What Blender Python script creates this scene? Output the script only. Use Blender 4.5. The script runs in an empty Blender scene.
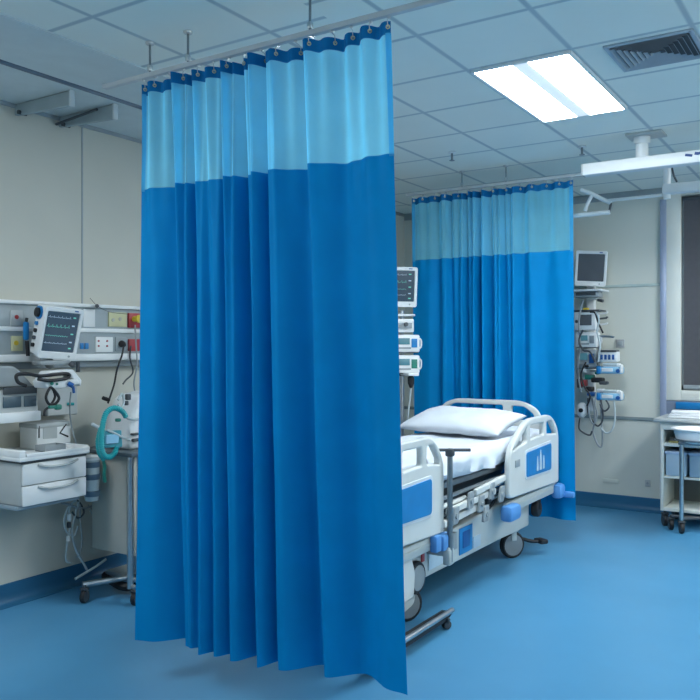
import bpy, bmesh, math, random
from mathutils import Vector, Matrix, noise
random.seed(7)
C = bpy.context.scene.collection
R = math.radians
# ------------------------------------------------------------------ camera model
F, CX, CY, CH, YAW = 800.0, 350.0, 346.0, 1.68, R(32.9)
SN, CS = math.sin(YAW), math.cos(YAW)
def ray(px, py):
    l = (px - CX) / F
    return Vector((-SN + l * CS, CS + l * SN, (CY - py) / F))
def atx(px, py, x):
    r = ray(px, py); d = x / r.x
    return Vector((x, r.y * d, CH + r.z * d))
def aty(px, py, y):
    r = ray(px, py); d = y / r.y
    return Vector((r.x * d, y, CH + r.z * d))
def atz(px, py, z):
    r = ray(px, py); d = (z - CH) / r.z
    return Vector((r.x * d, r.y * d, z))
CEIL = 3.27
WX, WY = -4.69, 8.46
RX, FY = 2.9, -2.6

# ------------------------------------------------------------------ materials
MATS = {}
def mat(name, col, rough=0.5, metal=0.0, var=0.06, scale=8.0, bump=0.0, bscale=60.0, emit=None, estr=0.0, spec=0.5, coat=0.0):
    if name in MATS: return MATS[name]
    m = bpy.data.materials.new(name); m.use_nodes = True
    nt = m.node_tree; b = nt.nodes['Principled BSDF']
    b.inputs['Roughness'].default_value = rough; b.inputs['Metallic'].default_value = metal
    b.inputs['Specular IOR Level'].default_value = spec
    if coat: b.inputs['Coat Weight'].default_value = coat; b.inputs['Coat Roughness'].default_value = 0.12
    tc = nt.nodes.new('ShaderNodeTexCoord')
    n = nt.nodes.new('ShaderNodeTexNoise'); n.inputs['Scale'].default_value = scale; n.inputs['Detail'].default_value = 4
    nt.links.new(tc.outputs['Object'], n.inputs['Vector'])
    r = nt.nodes.new('ShaderNodeValToRGB')
    r.color_ramp.elements[0].position = 0.3; r.color_ramp.elements[1].position = 0.7
    r.color_ramp.elements[0].color = [max(0, c * (1 - var)) for c in col] + [1]
    r.color_ramp.elements[1].color = [min(1, c * (1 + var)) for c in col] + [1]
    nt.links.new(n.outputs['Fac'], r.inputs['Fac']); nt.links.new(r.outputs['Color'], b.inputs['Base Color'])
    if bump:
        n2 = nt.nodes.new('ShaderNodeTexNoise'); n2.inputs['Scale'].default_value = bscale; n2.inputs['Detail'].default_value = 3
        nt.links.new(tc.outputs['Object'], n2.inputs['Vector'])
        bp = nt.nodes.new('ShaderNodeBump'); bp.inputs['Strength'].default_value = bump; bp.inputs['Distance'].default_value = 0.01
        nt.links.new(n2.outputs['Fac'], bp.inputs['Height']); nt.links.new(bp.outputs['Normal'], b.inputs['Normal'])
    if emit:
        b.inputs['Emission Color'].default_value = (*emit, 1); b.inputs['Emission Strength'].default_value = estr
    MATS[name] = m; return m

WALL = mat('wall paint', (0.60, 0.59, 0.52), 0.75, var=0.03, scale=1.5, bump=0.03, bscale=180)
WALLB = mat('back wall panel', (0.66, 0.67, 0.60), 0.6, var=0.03, scale=1.2, bump=0.02, bscale=150)
PILA = mat('pilaster paint', (0.74, 0.75, 0.69), 0.7, var=0.02)
BASEB = mat('blue vinyl skirting', (0.020, 0.125, 0.245), 0.4, var=0.06, scale=3)
WHITE = mat('white plastic', (0.80, 0.82, 0.82), 0.4, var=0.03)
BEDW = mat('bed moulded plastic', (0.66, 0.68, 0.66), 0.38, var=0.03, scale=4)
BEDG = mat('bed chassis grey', (0.50, 0.54, 0.53), 0.45, var=0.04, scale=4)
GREYP = mat('grey plastic', (0.30, 0.34, 0.36), 0.45)
LGREY = mat('light grey laminate', (0.46, 0.49, 0.49), 0.5, var=0.04)
DARKG = mat('dark grey plastic', (0.06, 0.07, 0.08), 0.5)
BLACK = mat('black rubber', (0.012, 0.013, 0.016), 0.55, var=0.2)
STEEL = mat('brushed steel', (0.55, 0.58, 0.60), 0.28, metal=1.0, var=0.08, scale=30)
DSTEEL = mat('dull steel', (0.26, 0.29, 0.31), 0.4, metal=0.9, var=0.1, scale=20)
CREAM = mat('cream enamel', (0.50, 0.49, 0.43), 0.5, var=0.04)
PBLUE = mat('blue plastic panel', (0.012, 0.21, 0.52), 0.35, var=0.05)
BLUEB = mat('blue bumper', (0.10, 0.30, 0.66), 0.4, var=0.05)
DBLUE = mat('deep blue plastic', (0.015, 0.10, 0.32), 0.4)
LILAC = mat('lilac blue metal', (0.36, 0.41, 0.54), 0.35, metal=0.2, var=0.05)
CYANP = mat('cyan plastic', (0.28, 0.55, 0.74), 0.4)
TEAL = mat('teal corrugated plastic', (0.02, 0.36, 0.38), 0.35, var=0.1)
GREEN = mat('green plastic', (0.02, 0.20, 0.15), 0.4)
YELL = mat('yellow plastic', (0.72, 0.52, 0.05), 0.4)
PYELL = mat('pale yellow plastic', (0.62, 0.60, 0.36), 0.45)
RED = mat('red plastic', (0.40, 0.04, 0.05), 0.4)
SHEET = mat('white cotton sheet', (0.74, 0.78, 0.84), 0.85, var=0.02, bump=0.05, bscale=300)
PAPER = mat('white paper', (0.80, 0.82, 0.84), 0.8, var=0.02)
BLIND = mat('dark roller blind', (0.085, 0.085, 0.095), 0.8, var=0.05, scale=30)
SCREEN = mat('monitor screen', (0.015, 0.028, 0.045), 0.15, var=0.1, emit=(0.05, 0.10, 0.16), estr=0.35)
SCREENOFF = mat('grey screen', (0.055, 0.065, 0.075), 0.2, emit=(0.08, 0.10, 0.12), estr=0.25)
TRACEG = mat('green trace', (0.1, 0.5, 0.4), 0.5, emit=(0.25, 0.7, 0.6), estr=0.28)
TRACEW = mat('pale trace', (0.4, 0.5, 0.6), 0.5, emit=(0.5, 0.7, 0.9), estr=0.25)
LCD = mat('small lcd', (0.05, 0.14, 0.18), 0.2, emit=(0.10, 0.28, 0.34), estr=0.3)
TUBE = mat('clear pvc tube', (0.52, 0.60, 0.62), 0.25, var=0.05)
BINB = mat('pale blue bin', (0.42, 0.54, 0.64), 0.4, var=0.04)
DARKIN = mat('dark interior', (0.05, 0.055, 0.05), 0.8)
LOGO = mat('navy print', (0.02, 0.07, 0.25), 0.5)

def emitmat(name, col, s):
    m = bpy.data.materials.new(name); m.use_nodes = True
    nt = m.node_tree; nt.nodes.clear()
    o = nt.nodes.new('ShaderNodeOutputMaterial'); e = nt.nodes.new('ShaderNodeEmission')
    e.inputs['Color'].default_value = (*col, 1); e.inputs['Strength'].default_value = s
    nt.links.new(e.outputs[0], o.inputs['Surface']); return m
LAMP = emitmat('lamp diffuser', (0.86, 0.95, 1.0), 38.0)
LAMPMID = mat('lamp reflector', (0.7, 0.76, 0.8), 0.3, emit=(0.8, 0.9, 1.0), estr=0.55)

def fabric(name, col, trans):
    m = bpy.data.materials.new(name); m.use_nodes = True
    nt = m.node_tree; b = nt.nodes['Principled BSDF']; out = nt.nodes['Material Output']
    b.inputs['Roughness'].default_value = 0.62; b.inputs['Specular IOR Level'].default_value = 0.10
    b.inputs['Sheen Weight'].default_value = 0.0; b.inputs['Sheen Roughness'].default_value = 0.4
    tc = nt.nodes.new('ShaderNodeTexCoord'); n = nt.nodes.new('ShaderNodeTexNoise')
    n.inputs['Scale'].default_value = 5; n.inputs['Detail'].default_value = 5
    nt.links.new(tc.outputs['Object'], n.inputs['Vector'])
    r = nt.nodes.new('ShaderNodeValToRGB'); r.color_ramp.elements[0].position = 0.3; r.color_ramp.elements[1].position = 0.7
    r.color_ramp.elements[0].color = [c * 0.95 for c in col] + [1]; r.color_ramp.elements[1].color = [c * 1.05 for c in col] + [1]
    nt.links.new(n.outputs['Fac'], r.inputs['Fac']); nt.links.new(r.outputs['Color'], b.inputs['Base Color'])
    n2 = nt.nodes.new('ShaderNodeTexNoise'); n2.inputs['Scale'].default_value = 3.2; n2.inputs['Detail'].default_value = 6
    nt.links.new(tc.outputs['Object'], n2.inputs['Vector'])
    bp = nt.nodes.new('ShaderNodeBump'); bp.inputs['Strength'].default_value = 0.12; bp.inputs['Distance'].default_value = 0.03
    nt.links.new(n2.outputs['Fac'], bp.inputs['Height']); nt.links.new(bp.outputs['Normal'], b.inputs['Normal'])
    t = nt.nodes.new('ShaderNodeBsdfTranslucent'); nt.links.new(r.outputs['Color'], t.inputs['Color'])
    mx = nt.nodes.new('ShaderNodeMixShader'); mx.inputs['Fac'].default_value = trans
    nt.links.new(b.outputs[0], mx.inputs[1]); nt.links.new(t.outputs[0], mx.inputs[2]); nt.links.new(mx.outputs[0], out.inputs['Surface'])
    return m
CURT = fabric('blue curtain fabric', (0.0, 0.242, 0.575), 0.10)
HEM = fabric('blue curtain hem', (0.006, 0.16, 0.40), 0.15)
def sheer(name, col, clear):
    m = fabric(name, col, 0.45); nt = m.node_tree; out = nt.nodes['Material Output']
    prev = out.inputs['Surface'].links[0].from_socket
    tr = nt.nodes.new('ShaderNodeBsdfTransparent'); tr.inputs['Color'].default_value = (0.52, 0.84, 1.0, 1)
    mx = nt.nodes.new('ShaderNodeMixShader'); lw = nt.nodes.new('ShaderNodeLayerWeight'); lw.inputs['Blend'].default_value = 0.5
    mr = nt.nodes.new('ShaderNodeMapRange'); mr.inputs['To Min'].default_value = clear; mr.inputs['To Max'].default_value = 0.0; mr.inputs['From Max'].default_value = 0.75
    nt.links.new(lw.outputs['Facing'], mr.inputs['Value']); nt.links.new(mr.outputs[0], mx.inputs['Fac'])
    nt.links.new(prev, mx.inputs[1]); nt.links.new(tr.outputs[0], mx.inputs[2]); nt.links.new(mx.outputs[0], out.inputs['Surface'])
    return m
SHEER = sheer('sheer blue mesh', (0.24, 0.76, 1.0), 0.38)

def floor_mat():
    m = mat('blue vinyl floor', (0.080, 0.285, 0.49), 0.33, var=0.05, scale=1.3, spec=0.45)
    nt = m.node_tree; b = nt.nodes['Principled BSDF']
    tc = nt.nodes['Texture Coordinate']; n = nt.nodes.new('ShaderNodeTexNoise'); n.inputs['Scale'].default_value = 2.0; n.inputs['Detail'].default_value = 6
    nt.links.new(tc.outputs['Object'], n.inputs['Vector'])
    mr = nt.nodes.new('ShaderNodeMapRange'); mr.inputs['To Min'].default_value = 0.28; mr.inputs['To Max'].default_value = 0.42
    nt.links.new(n.outputs['Fac'], mr.inputs['Value']); nt.links.new(mr.outputs[0], b.inputs['Roughness'])
    return m
FLOOR = floor_mat()
def ceiling_mat():
    m = mat('ceiling tile', (0.86, 0.87, 0.80), 0.85, var=0.02, scale=2, bump=0.04, bscale=140)
    nt = m.node_tree; b = nt.nodes['Principled BSDF']; tc = nt.nodes['Texture Coordinate']
    prev = b.inputs['Base Color'].links[0].from_socket
    sp = nt.nodes.new('ShaderNodeSeparateXYZ'); nt.links.new(tc.outputs['Object'], sp.inputs[0])
    def line(sock, off, per):
        a = nt.nodes.new('ShaderNodeMath'); a.operation = 'ADD'; a.inputs[1].default_value = -off + 60 * per
        nt.links.new(sock, a.inputs[0])
        w = nt.nodes.new('ShaderNodeMath'); w.operation = 'PINGPONG'; w.inputs[1].default_value = per / 2
        nt.links.new(a.outputs[0], w.inputs[0])
        mr = nt.nodes.new('ShaderNodeMapRange'); mr.inputs['From Min'].default_value = 0.008; mr.inputs['From Max'].default_value = 0.020
        mr.inputs['To Min'].default_value = 1; mr.inputs['To Max'].default_value = 0
        nt.links.new(w.outputs[0], mr.inputs['Value']); return mr.outputs[0]
    def less(sock, v):
        q = nt.nodes.new('ShaderNodeMath'); q.operation = 'LESS_THAN'; q.inputs[1].default_value = v; nt.links.new(sock, q.inputs[0]); return q.outputs[0]
    def mul(a, b):
        q = nt.nodes.new('ShaderNodeMath'); q.operation = 'MULTIPLY'
        for k, z in enumerate((a, b)):
            if isinstance(z, float): q.inputs[k].default_value = z
            else: nt.links.new(z, q.inputs[k])
        return q.outputs[0]
    sh = mul(mul(less(sp.outputs['X'], -2.2), less(sp.outputs['Y'], 3.9)), -0.166)
    ya_ = nt.nodes.new('ShaderNodeMath'); nt.links.new(sp.outputs['Y'], ya_.inputs[0]); nt.links.new(sh, ya_.inputs[1])
    lx = line(sp.outputs['X'], -1.335, 0.603); ly = line(ya_.outputs[0], 4.24, 0.612)
    mxx = nt.nodes.new('ShaderNodeMath'); mxx.operation = 'MAXIMUM'
    nt.links.new(lx, mxx.inputs[0]); nt.links.new(ly, mxx.inputs[1])
    mc = nt.nodes.new('ShaderNodeMix'); mc.data_type = 'RGBA'
    nt.links.new(mxx.outputs[0], mc.inputs['Factor']); nt.links.new(prev, mc.inputs[6]); mc.inputs[7].default_value = (0.50, 0.55, 0.56, 1)
    nt.links.new(mc.outputs[2], b.inputs['Base Color'])
    return m
CEILM = ceiling_mat()

# ------------------------------------------------------------------ builders
class B:
    def __init__(s): s.v = []; s.f = []
    def add(s, vs, fs):
        k = len(s.v); s.v += [Vector(v) for v in vs]; s.f += [tuple(i + k for i in f) for f in fs]; return s
    def addbm(s, bm, M=None):
        bm.verts.ensure_lookup_table()
        vs = [(M @ v.co) if M else v.co.copy() for v in bm.verts]
        s.add(vs, [[v.index for v in f.verts] for f in bm.faces]); bm.free(); return s
    def box(s, c, d, bev=0.0, rot=None, seg=2):
        bm = bmesh.new(); bmesh.ops.create_cube(bm, size=1)
        bmesh.ops.scale(bm, vec=d, verts=bm.verts)
        if bev:
            bmesh.ops.bevel(bm, geom=list(bm.edges), offset=min(bev, min(d) * 0.45), segments=seg, affect='EDGES', profile=0.5)
        bm.verts.index_update()
        M = Matrix.Translation(Vector(c))
        if rot is not None: M = M @ (rot if isinstance(rot, Matrix) else Matrix.Rotation(rot, 4, 'Z'))
        return s.addbm(bm, M)
    def bb(s, a, b, bev=0.0):
        a, b = Vector(a), Vector(b); return s.box((a + b) / 2, [max(abs(q), 1e-4) for q in (b - a)], bev)
    def cyl(s, p, q, r, r2=None, n=16):
        p, q = Vector(p), Vector(q); d = q - p; r2 = r if r2 is None else r2
        M = Matrix.Translation(p) @ d.to_track_quat('Z', 'Y').to_matrix().to_4x4()
        vs = []; fs = []
        for i in range(n):
            a = 2 * math.pi * i / n
            vs.append(M @ Vector((r * math.cos(a), r * math.sin(a), 0)))
        for i in range(n):
            a = 2 * math.pi * i / n
            vs.append(M @ Vector((r2 * math.cos(a), r2 * math.sin(a), d.length)))
        for i in range(n): j = (i + 1) % n; fs.append((i, j, n + j, n + i))
        fs.append(tuple(reversed(range(n)))); fs.append(tuple(range(n, 2 * n)))
        return s.add(vs, fs)
    def lathe(s, prof, base, axis=(0, 0, 1), n=24):
        M = Matrix.Translation(Vector(base)) @ Vector(axis).to_track_quat('Z', 'Y').to_matrix().to_4x4()
        vs = []; fs = []; k = len(prof)
        for i in range(n):
            a = 2 * math.pi * i / n
            for r, z in prof: vs.append(M @ Vector((r * math.cos(a), r * math.sin(a), z)))
        for i in range(n):
            j = (i + 1) % n
            for t in range(k - 1): fs.append((i * k + t, j * k + t, j * k + t + 1, i * k + t + 1))
        fs.append(tuple(i * k for i in reversed(range(n)))); fs.append(tuple(i * k + k - 1 for i in range(n)))
        return s.add(vs, fs)
    def tube(s, pts, r, n=8, sub=6, rf=None, closed=False):
        pts = [Vector(p) for p in pts]
        if sub > 1 and len(pts) > 2:
            out = []; m = len(pts)
            rng = m if closed else m - 1
            for i in range(rng):
                if closed: p0, p1, p2, p3 = pts[i - 1], pts[i], pts[(i + 1) % m], pts[(i + 2) % m]
                else: p0, p1, p2, p3 = pts[max(i - 1, 0)], pts[i], pts[i + 1], pts[min(i + 2, m - 1)]
                for k in range(sub):
                    t = k / sub
                    out.append(0.5 * ((2 * p1) + (p2 - p0) * t + (2 * p0 - 5 * p1 + 4 * p2 - p3) * t * t + (-p0 + 3 * p1 - 3 * p2 + p3) * t ** 3))
            if not closed: out.append(pts[-1])
            pts = out
        m = len(pts); vs = []; fs = []; up = Vector((0.13, 0.29, 0.95)).normalized()
        nrm = None
        for i, p in enumerate(pts):
            if closed: t = pts[(i + 1) % m] - pts[i - 1]
            else: t = pts[min(i + 1, m - 1)] - pts[max(i - 1, 0)]
            if t.length < 1e-9: t = Vector((0, 0, 1))
            t.normalize()
            if nrm is None: nrm = up.cross(t); nrm = nrm if nrm.length > 1e-3 else Vector((1, 0, 0)).cross(t)
            nrm = (nrm - t * nrm.dot(t))
            if nrm.length < 1e-6: nrm = t.orthogonal()
            nrm.normalize(); bn = t.cross(nrm)
            rr = r * (rf(i / max(m - 1, 1), i) if rf else 1)
            for k in range(n):
                a = 2 * math.pi * k / n; vs.append(p + nrm * (rr * math.cos(a)) + bn * (rr * math.sin(a)))
        for i in range(m if closed else m - 1):
            i2 = (i + 1) % m
            for k in range(n): k2 = (k + 1) % n; fs.append((i * n + k, i * n + k2, i2 * n + k2, i2 * n + k))
        if not closed: fs.append(tuple(reversed(range(n)))); fs.append(tuple((m - 1) * n + k for k in range(n)))
        return s.add(vs, fs)
    def prism(s, poly, thick, fn, holes=(), bev=0.006):
        """flat plate with holes; poly in 2D, fn maps (a, b, t) to a point"""
        cu = bpy.data.curves.new('tmp', 'CURVE'); cu.dimensions = '2D'; cu.fill_mode = 'BOTH'
        cu.extrude = max(thick / 2 - bev, 0.0005); cu.bevel_depth = bev; cu.offset = -bev; cu.bevel_resolution = 2
        for pl in [poly] + list(holes):
            sp = cu.splines.new('POLY'); sp.points.add(len(pl) - 1); sp.use_cyclic_u = True
            for i, (a, b) in enumerate(pl): sp.points[i].co = (a, b, 0, 1)
        ob = bpy.data.objects.new('tmp', cu); me = bpy.data.meshes.new_from_object(ob)
        s.add([fn(v.co.x, v.co.y, v.co.z) for v in me.vertices], [tuple(p.vertices) for p in me.polygons])
        bpy.data.objects.remove(ob); bpy.data.curves.remove(cu); bpy.data.meshes.remove(me); return s
def rnd(poly, r, n=5):
    """round the corners of a 2D polygon (r may be a list)"""
    out = []; m = len(poly)
    for i in range(m):
        p = Vector(poly[i]); a = Vector(poly[i - 1]); b = Vector(poly[(i + 1) % m]); rr = r[i] if isinstance(r, (list, tuple)) else r
        d1 = (a - p); d2 = (b - p); k = min(rr, d1.length * .49, d2.length * .49)
        if k < 1e-4: out.append(tuple(p)); continue
        s0 = p + d1.normalized() * k; e0 = p + d2.normalized() * k
        for j in range(n + 1):
            t = j / n; q = s0 * (1 - t) ** 2 + p * 2 * t * (1 - t) + e0 * t * t; out.append(tuple(q))
    return out

def root_of(o):
    while o.parent: o = o.parent
    return o
def mk(name, b, m, parent=None, world=True, sharp=38):
    me = bpy.data.meshes.new(name)
    vs = b.v
    o = bpy.data.objects.new(name, me); C.objects.link(o)
    if parent is not None:
        if world:
            r = root_of(parent)
            Mi = (Matrix.LocRotScale(r.location, r.rotation_euler, None)).inverted()
            vs = [Mi @ v for v in vs]
        o.parent = parent
    elif vs:
        lo = Vector([min(v[i] for v in vs) for i in range(3)]); hi = Vector([max(v[i] for v in vs) for i in range(3)])
        o.location = ((lo.x + hi.x) / 2, (lo.y + hi.y) / 2, lo.z); vs = [v - o.location for v in vs]
    me.from_pydata([tuple(v) for v in vs], [], b.f); me.validate(); me.update()
    bm = bmesh.new(); bm.from_mesh(me); bmesh.ops.recalc_face_normals(bm, faces=bm.faces); bm.to_mesh(me); bm.free()
    me.materials.append(m)
    for p in me.polygons: p.use_smooth = True
    me.set_sharp_from_angle(angle=R(sharp))
    return o
def thing(name, label, cat, loc=(0, 0, 0), rot=(0, 0, 0), group=None):
    o = bpy.data.objects.new(name, None); C.objects.link(o); o.empty_display_size = 0.1
    o.location = loc; o.rotation_euler = rot
    o['label'] = label; o['category'] = cat
    if group: o['group'] = group
    return o
def tag(o, label, cat, group=None):
    o['label'] = label; o['category'] = cat
    if group: o['group'] = group
    return o
def struct(name, b, m, zero=False):
    o = mk(name, b, m); o['kind'] = 'structure'
    if zero:   # pattern reads world coordinates
        for v in o.data.vertices: v.co += o.location
        o.location = (0, 0, 0)
    return o

# ------------------------------------------------------------------ room shell
struct('floor', B().bb((WX - .1, FY, -0.1), (RX, WY + .1, 0)), FLOOR, True)
struct('ceiling', B().bb((WX - .1, FY, CEIL), (RX, WY + .1, CEIL + 0.1)), CEILM, True)
struct('wall_left', B().bb((WX - .1, FY, 0), (WX, WY, CEIL)), WALL, True)
struct('wall_right', B().bb((RX, FY, 0), (RX + .1, WY, CEIL)), WALL, True)
struct('wall_front', B().bb((WX - .1, FY - .1, 0), (RX + .1, FY, CEIL)), WALL, True)
w0, w1, wz0, wz1 = -1.555, 0.75, 1.24, 3.17
wb = B().bb((WX - .1, WY, 0), (w0, WY + .1, CEIL)).bb((w1, WY, 0), (RX + .1, WY + .1, CEIL)).bb((w0, WY, 0), (w1, WY + .1, wz0)).bb((w0, WY, wz1), (w1, WY + .1, CEIL))
struct('wall_back', wb, WALLB, True)
def cove(x0, y0, x1, y1, nx, ny):
    """coved skirting: profile swept along a straight wall"""
    prof = [(0.002, 0.0), (0.062, 0.0), (0.062, 0.004), (0.035, 0.012), (0.016, 0.035), (0.010, 0.065), (0.009, 0.135), (0.002, 0.140)]
    vs = []; k = len(prof)
    for (x, y) in ((x0, y0), (x1, y1)):
        for d, z in prof: vs.append((x + nx * d, y + ny * d, z))
    fs = [(i, i + 1, k + i + 1, k + i) for i in range(k - 1)] + [tuple(range(k)), tuple(range(2 * k - 1, k - 1, -1))]
    return B().add(vs, fs)
struct('baseboard_left', cove(WX, FY, WX, WY, 1, 0), BASEB)
struct('baseboard_back', cove(WX, WY, RX, WY, 0, -1), BASEB)
# seams and trims of the wall panels
s = B()
s.bb((WX, atx(82, 200, WX).y - .006, 1.95), (WX + .004, atx(82, 200, WX).y + .006, CEIL))
struct('trim_1', s, mat('seam grey', (0.36, 0.40, 0.42), 0.6))
struct('trim_2', B().bb((WX, WY - .012, 2.285), (-1.75, WY, 2.315), .004), mat('seam pale', (0.42, 0.50, 0.48), 0.5))
struct('trim_3', B().bb((WX, WY - .012, 0.92), (-1.75, WY, 0.955), .004), mat('seam dark', (0.20, 0.25, 0.26), 0.5))
struct('trim_4', B().bb((-1.75, WY - .03, 0.14), (-1.69, WY, 3.15), .006), LILAC)
struct('trim_5', B().bb((-1.69, WY - .02, 1.14), (w0, WY, CEIL), .003).bb((w0, WY - .02, 1.14), (1.6, WY, wz0 - .002), .003), PILA)
struct('trim_6', B().bb((-1.69, WY - .025, 0.14), (1.6, WY, 1.135), .003), mat('lower panel grey blue', (0.20, 0.24, 0.32), 0.5))
struct('trim_7', B().bb((-1.60, WY - .04, 1.055), (1.6, WY - .024, 1.125), .003), PBLUE)
struct('trim_8', B().bb((WX, WY - .012, 3.19), (RX, WY, CEIL), .003).bb((WX, FY, 3.235), (WX + .012, WY, CEIL), .003), mat('cornice grey', (0.34, 0.38, 0.40), 0.6))
struct('trim_9', B().bb((WX, FY, CEIL - .008), (-3.47, 4.9, CEIL)), mat('plaster margin', (0.62, 0.68, 0.68), .8, var=.03))
wf = B()
for a, b_ in (((w0, WY + .03, wz0), (w0 + .05, WY + .08, wz1)), ((w1 - .05, WY + .03, wz0), (w1, WY + .08, wz1)), ((w0, WY + .03, wz0), (w1, WY + .08, wz0 + .05)), ((w0, WY + .03, wz1 - .05), (w1, WY + .08, wz1)), ((-.43, WY + .03, wz0), (-.38, WY + .08, wz1))): wf.bb(a, b_, .003)
win = struct('window_1', wf, GREYP)
pn = mk('window_pane', B().bb((w0 + .04, WY + .05, wz0 + .04), (w1 - .04, WY + .056, wz1 - .04)), mat('window glass', (0.03, 0.035, 0.045), 0.08)); pn['kind'] = 'structure'; pn.name = 'window_2'
t = thing('roller_blind', 'dark grey roller blind pulled down over the window at right', 'blind', (-.4, WY, wz0))
mk('blind_cloth', B().bb((w0 + .025, WY + .004, wz0 + .05), (w1 - .02, WY + .010, wz1 - .04)), BLIND, t)
mk('bottom_bar', B().bb((w0 + .02, WY - .004, wz0 + .01), (w1 - .02, WY + .016, wz0 + .055), .006), GREYP, t, )
mk('roller', B().cyl((w0 + .02, WY + .005, wz1 - .03), (w1 - .02, WY + .005, wz1 - .03), .02), DARKG, t)

# ------------------------------------------------------------------ ceiling fixtures
def light_panel(cx, cy, label, seen=True):
    t = thing('ceiling_light', label, 'ceiling light', (cx, cy, CEIL - .02), group='recessed ceiling light panels' if not seen else None)
    w, l = .57, 1.215; z0 = CEIL - .018
    fr = B()
    for sx in (-1, 1): fr.bb((cx + sx * w / 2 - .01, cy - l / 2, z0), (cx + sx * w / 2 + .01, cy + l / 2, CEIL), .002)
    for sy in (-1, 1): fr.bb((cx - w / 2, cy + sy * l / 2 - .01, z0), (cx + w / 2, cy + sy * l / 2 + .01, CEIL), .002)
    mk('frame', fr, WHITE, t)
    for sx in (-1, 1):
        mk('diffuser', B().bb((cx + sx * .158 - .112, cy - l / 2 + .012, z0 + .002), (cx + sx * .158 + .112, cy + l / 2 - .012, z0 + .006)), LAMP, t)
    mk('reflector', B().bb((cx - .044, cy - l / 2 + .012, z0 + .001), (cx + .044, cy + l / 2 - .012, z0 + .008), .002), LAMPMID, t)
light_panel(-1.63, 4.86, 'bright recessed ceiling light panel with two white strips, over the bed')

t = thing('air_vent', 'square ceiling air vent with dark nested louvres beside the light', 'air vent', (-.965, 4.5, CEIL - .02))
cx, cy, hw = -.955, 4.51, .212
fr = B()
for sx in (-1, 1): fr.bb((cx + sx * hw - .012, cy - hw - .012, CEIL - .012), (cx + sx * hw + .012, cy + hw + .012, CEIL), .002)
for sy in (-1, 1): fr.bb((cx - hw, cy + sy * hw - .012, CEIL - .012), (cx + hw, cy + sy * hw + .012, CEIL), .002)
mk('frame', fr, mat('vent frame', (0.40, 0.46, 0.52), .5), t)
mk('backing', B().bb((cx - hw, cy - hw, CEIL - .003), (cx + hw, cy + hw, CEIL - .001)), DARKG, t)
VENT = mat('vent louvre', (0.40, 0.45, 0.50), .5)
for k in range(7):
    h = .195 - k * .028; lv = B()
    for ax in range(4):
        a = ax * math.pi / 2; M = Matrix.Translation((cx, cy, 0)) @ Matrix.Rotation(a, 4, 'Z')
        vs = [M @ Vector(p) for p in ((-h, -h, CEIL - .020), (h, -h, CEIL - .020), (h - .012, -h + .012, CEIL - .004), (-h + .012, -h + .012, CEIL - .004))]
        lv.add(vs, [(0, 1, 2, 3)])
    mk('louvre', lv, VENT, t)

def sprinkler(p, label, grp=None):
    t = thing('sprinkler', label, 'sprinkler', (p.x, p.y, CEIL - .09))
    mk('cover', B().lathe([(.03, 0), (.034, .006), (.03, .012)], (p.x, p.y, CEIL - .012)), WHITE, t)
    nz = mk('nozzle', B().cyl((p.x, p.y, CEIL - .07), (p.x, p.y, CEIL - .01), .009), DSTEEL, t)
    mk('deflector', B().lathe([(.022, 0), (.022, .004)], (p.x, p.y, CEIL - .072), n=12), DSTEEL, nz)
sprinkler(atz(452, 152, CEIL), 'small ceiling sprinkler in front of the far curtain')
sprinkler(atz(582, 146, CEIL), 'small ceiling sprinkler between light panel and white ceiling beam')

# ------------------------------------------------------------------ curtains
def interp(pts, x, smooth=True):
    if x <= pts[0][0]: return pts[0][1]
    for i in range(len(pts) - 1):
        a, b = pts[i], pts[i + 1]
        if x <= b[0]:
            t = (x - a[0]) / (b[0] - a[0])
            if smooth: t = t * t * (3 - 2 * t)
            return a[1] + (b[1] - a[1]) * t
    return pts[-1][1]

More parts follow.
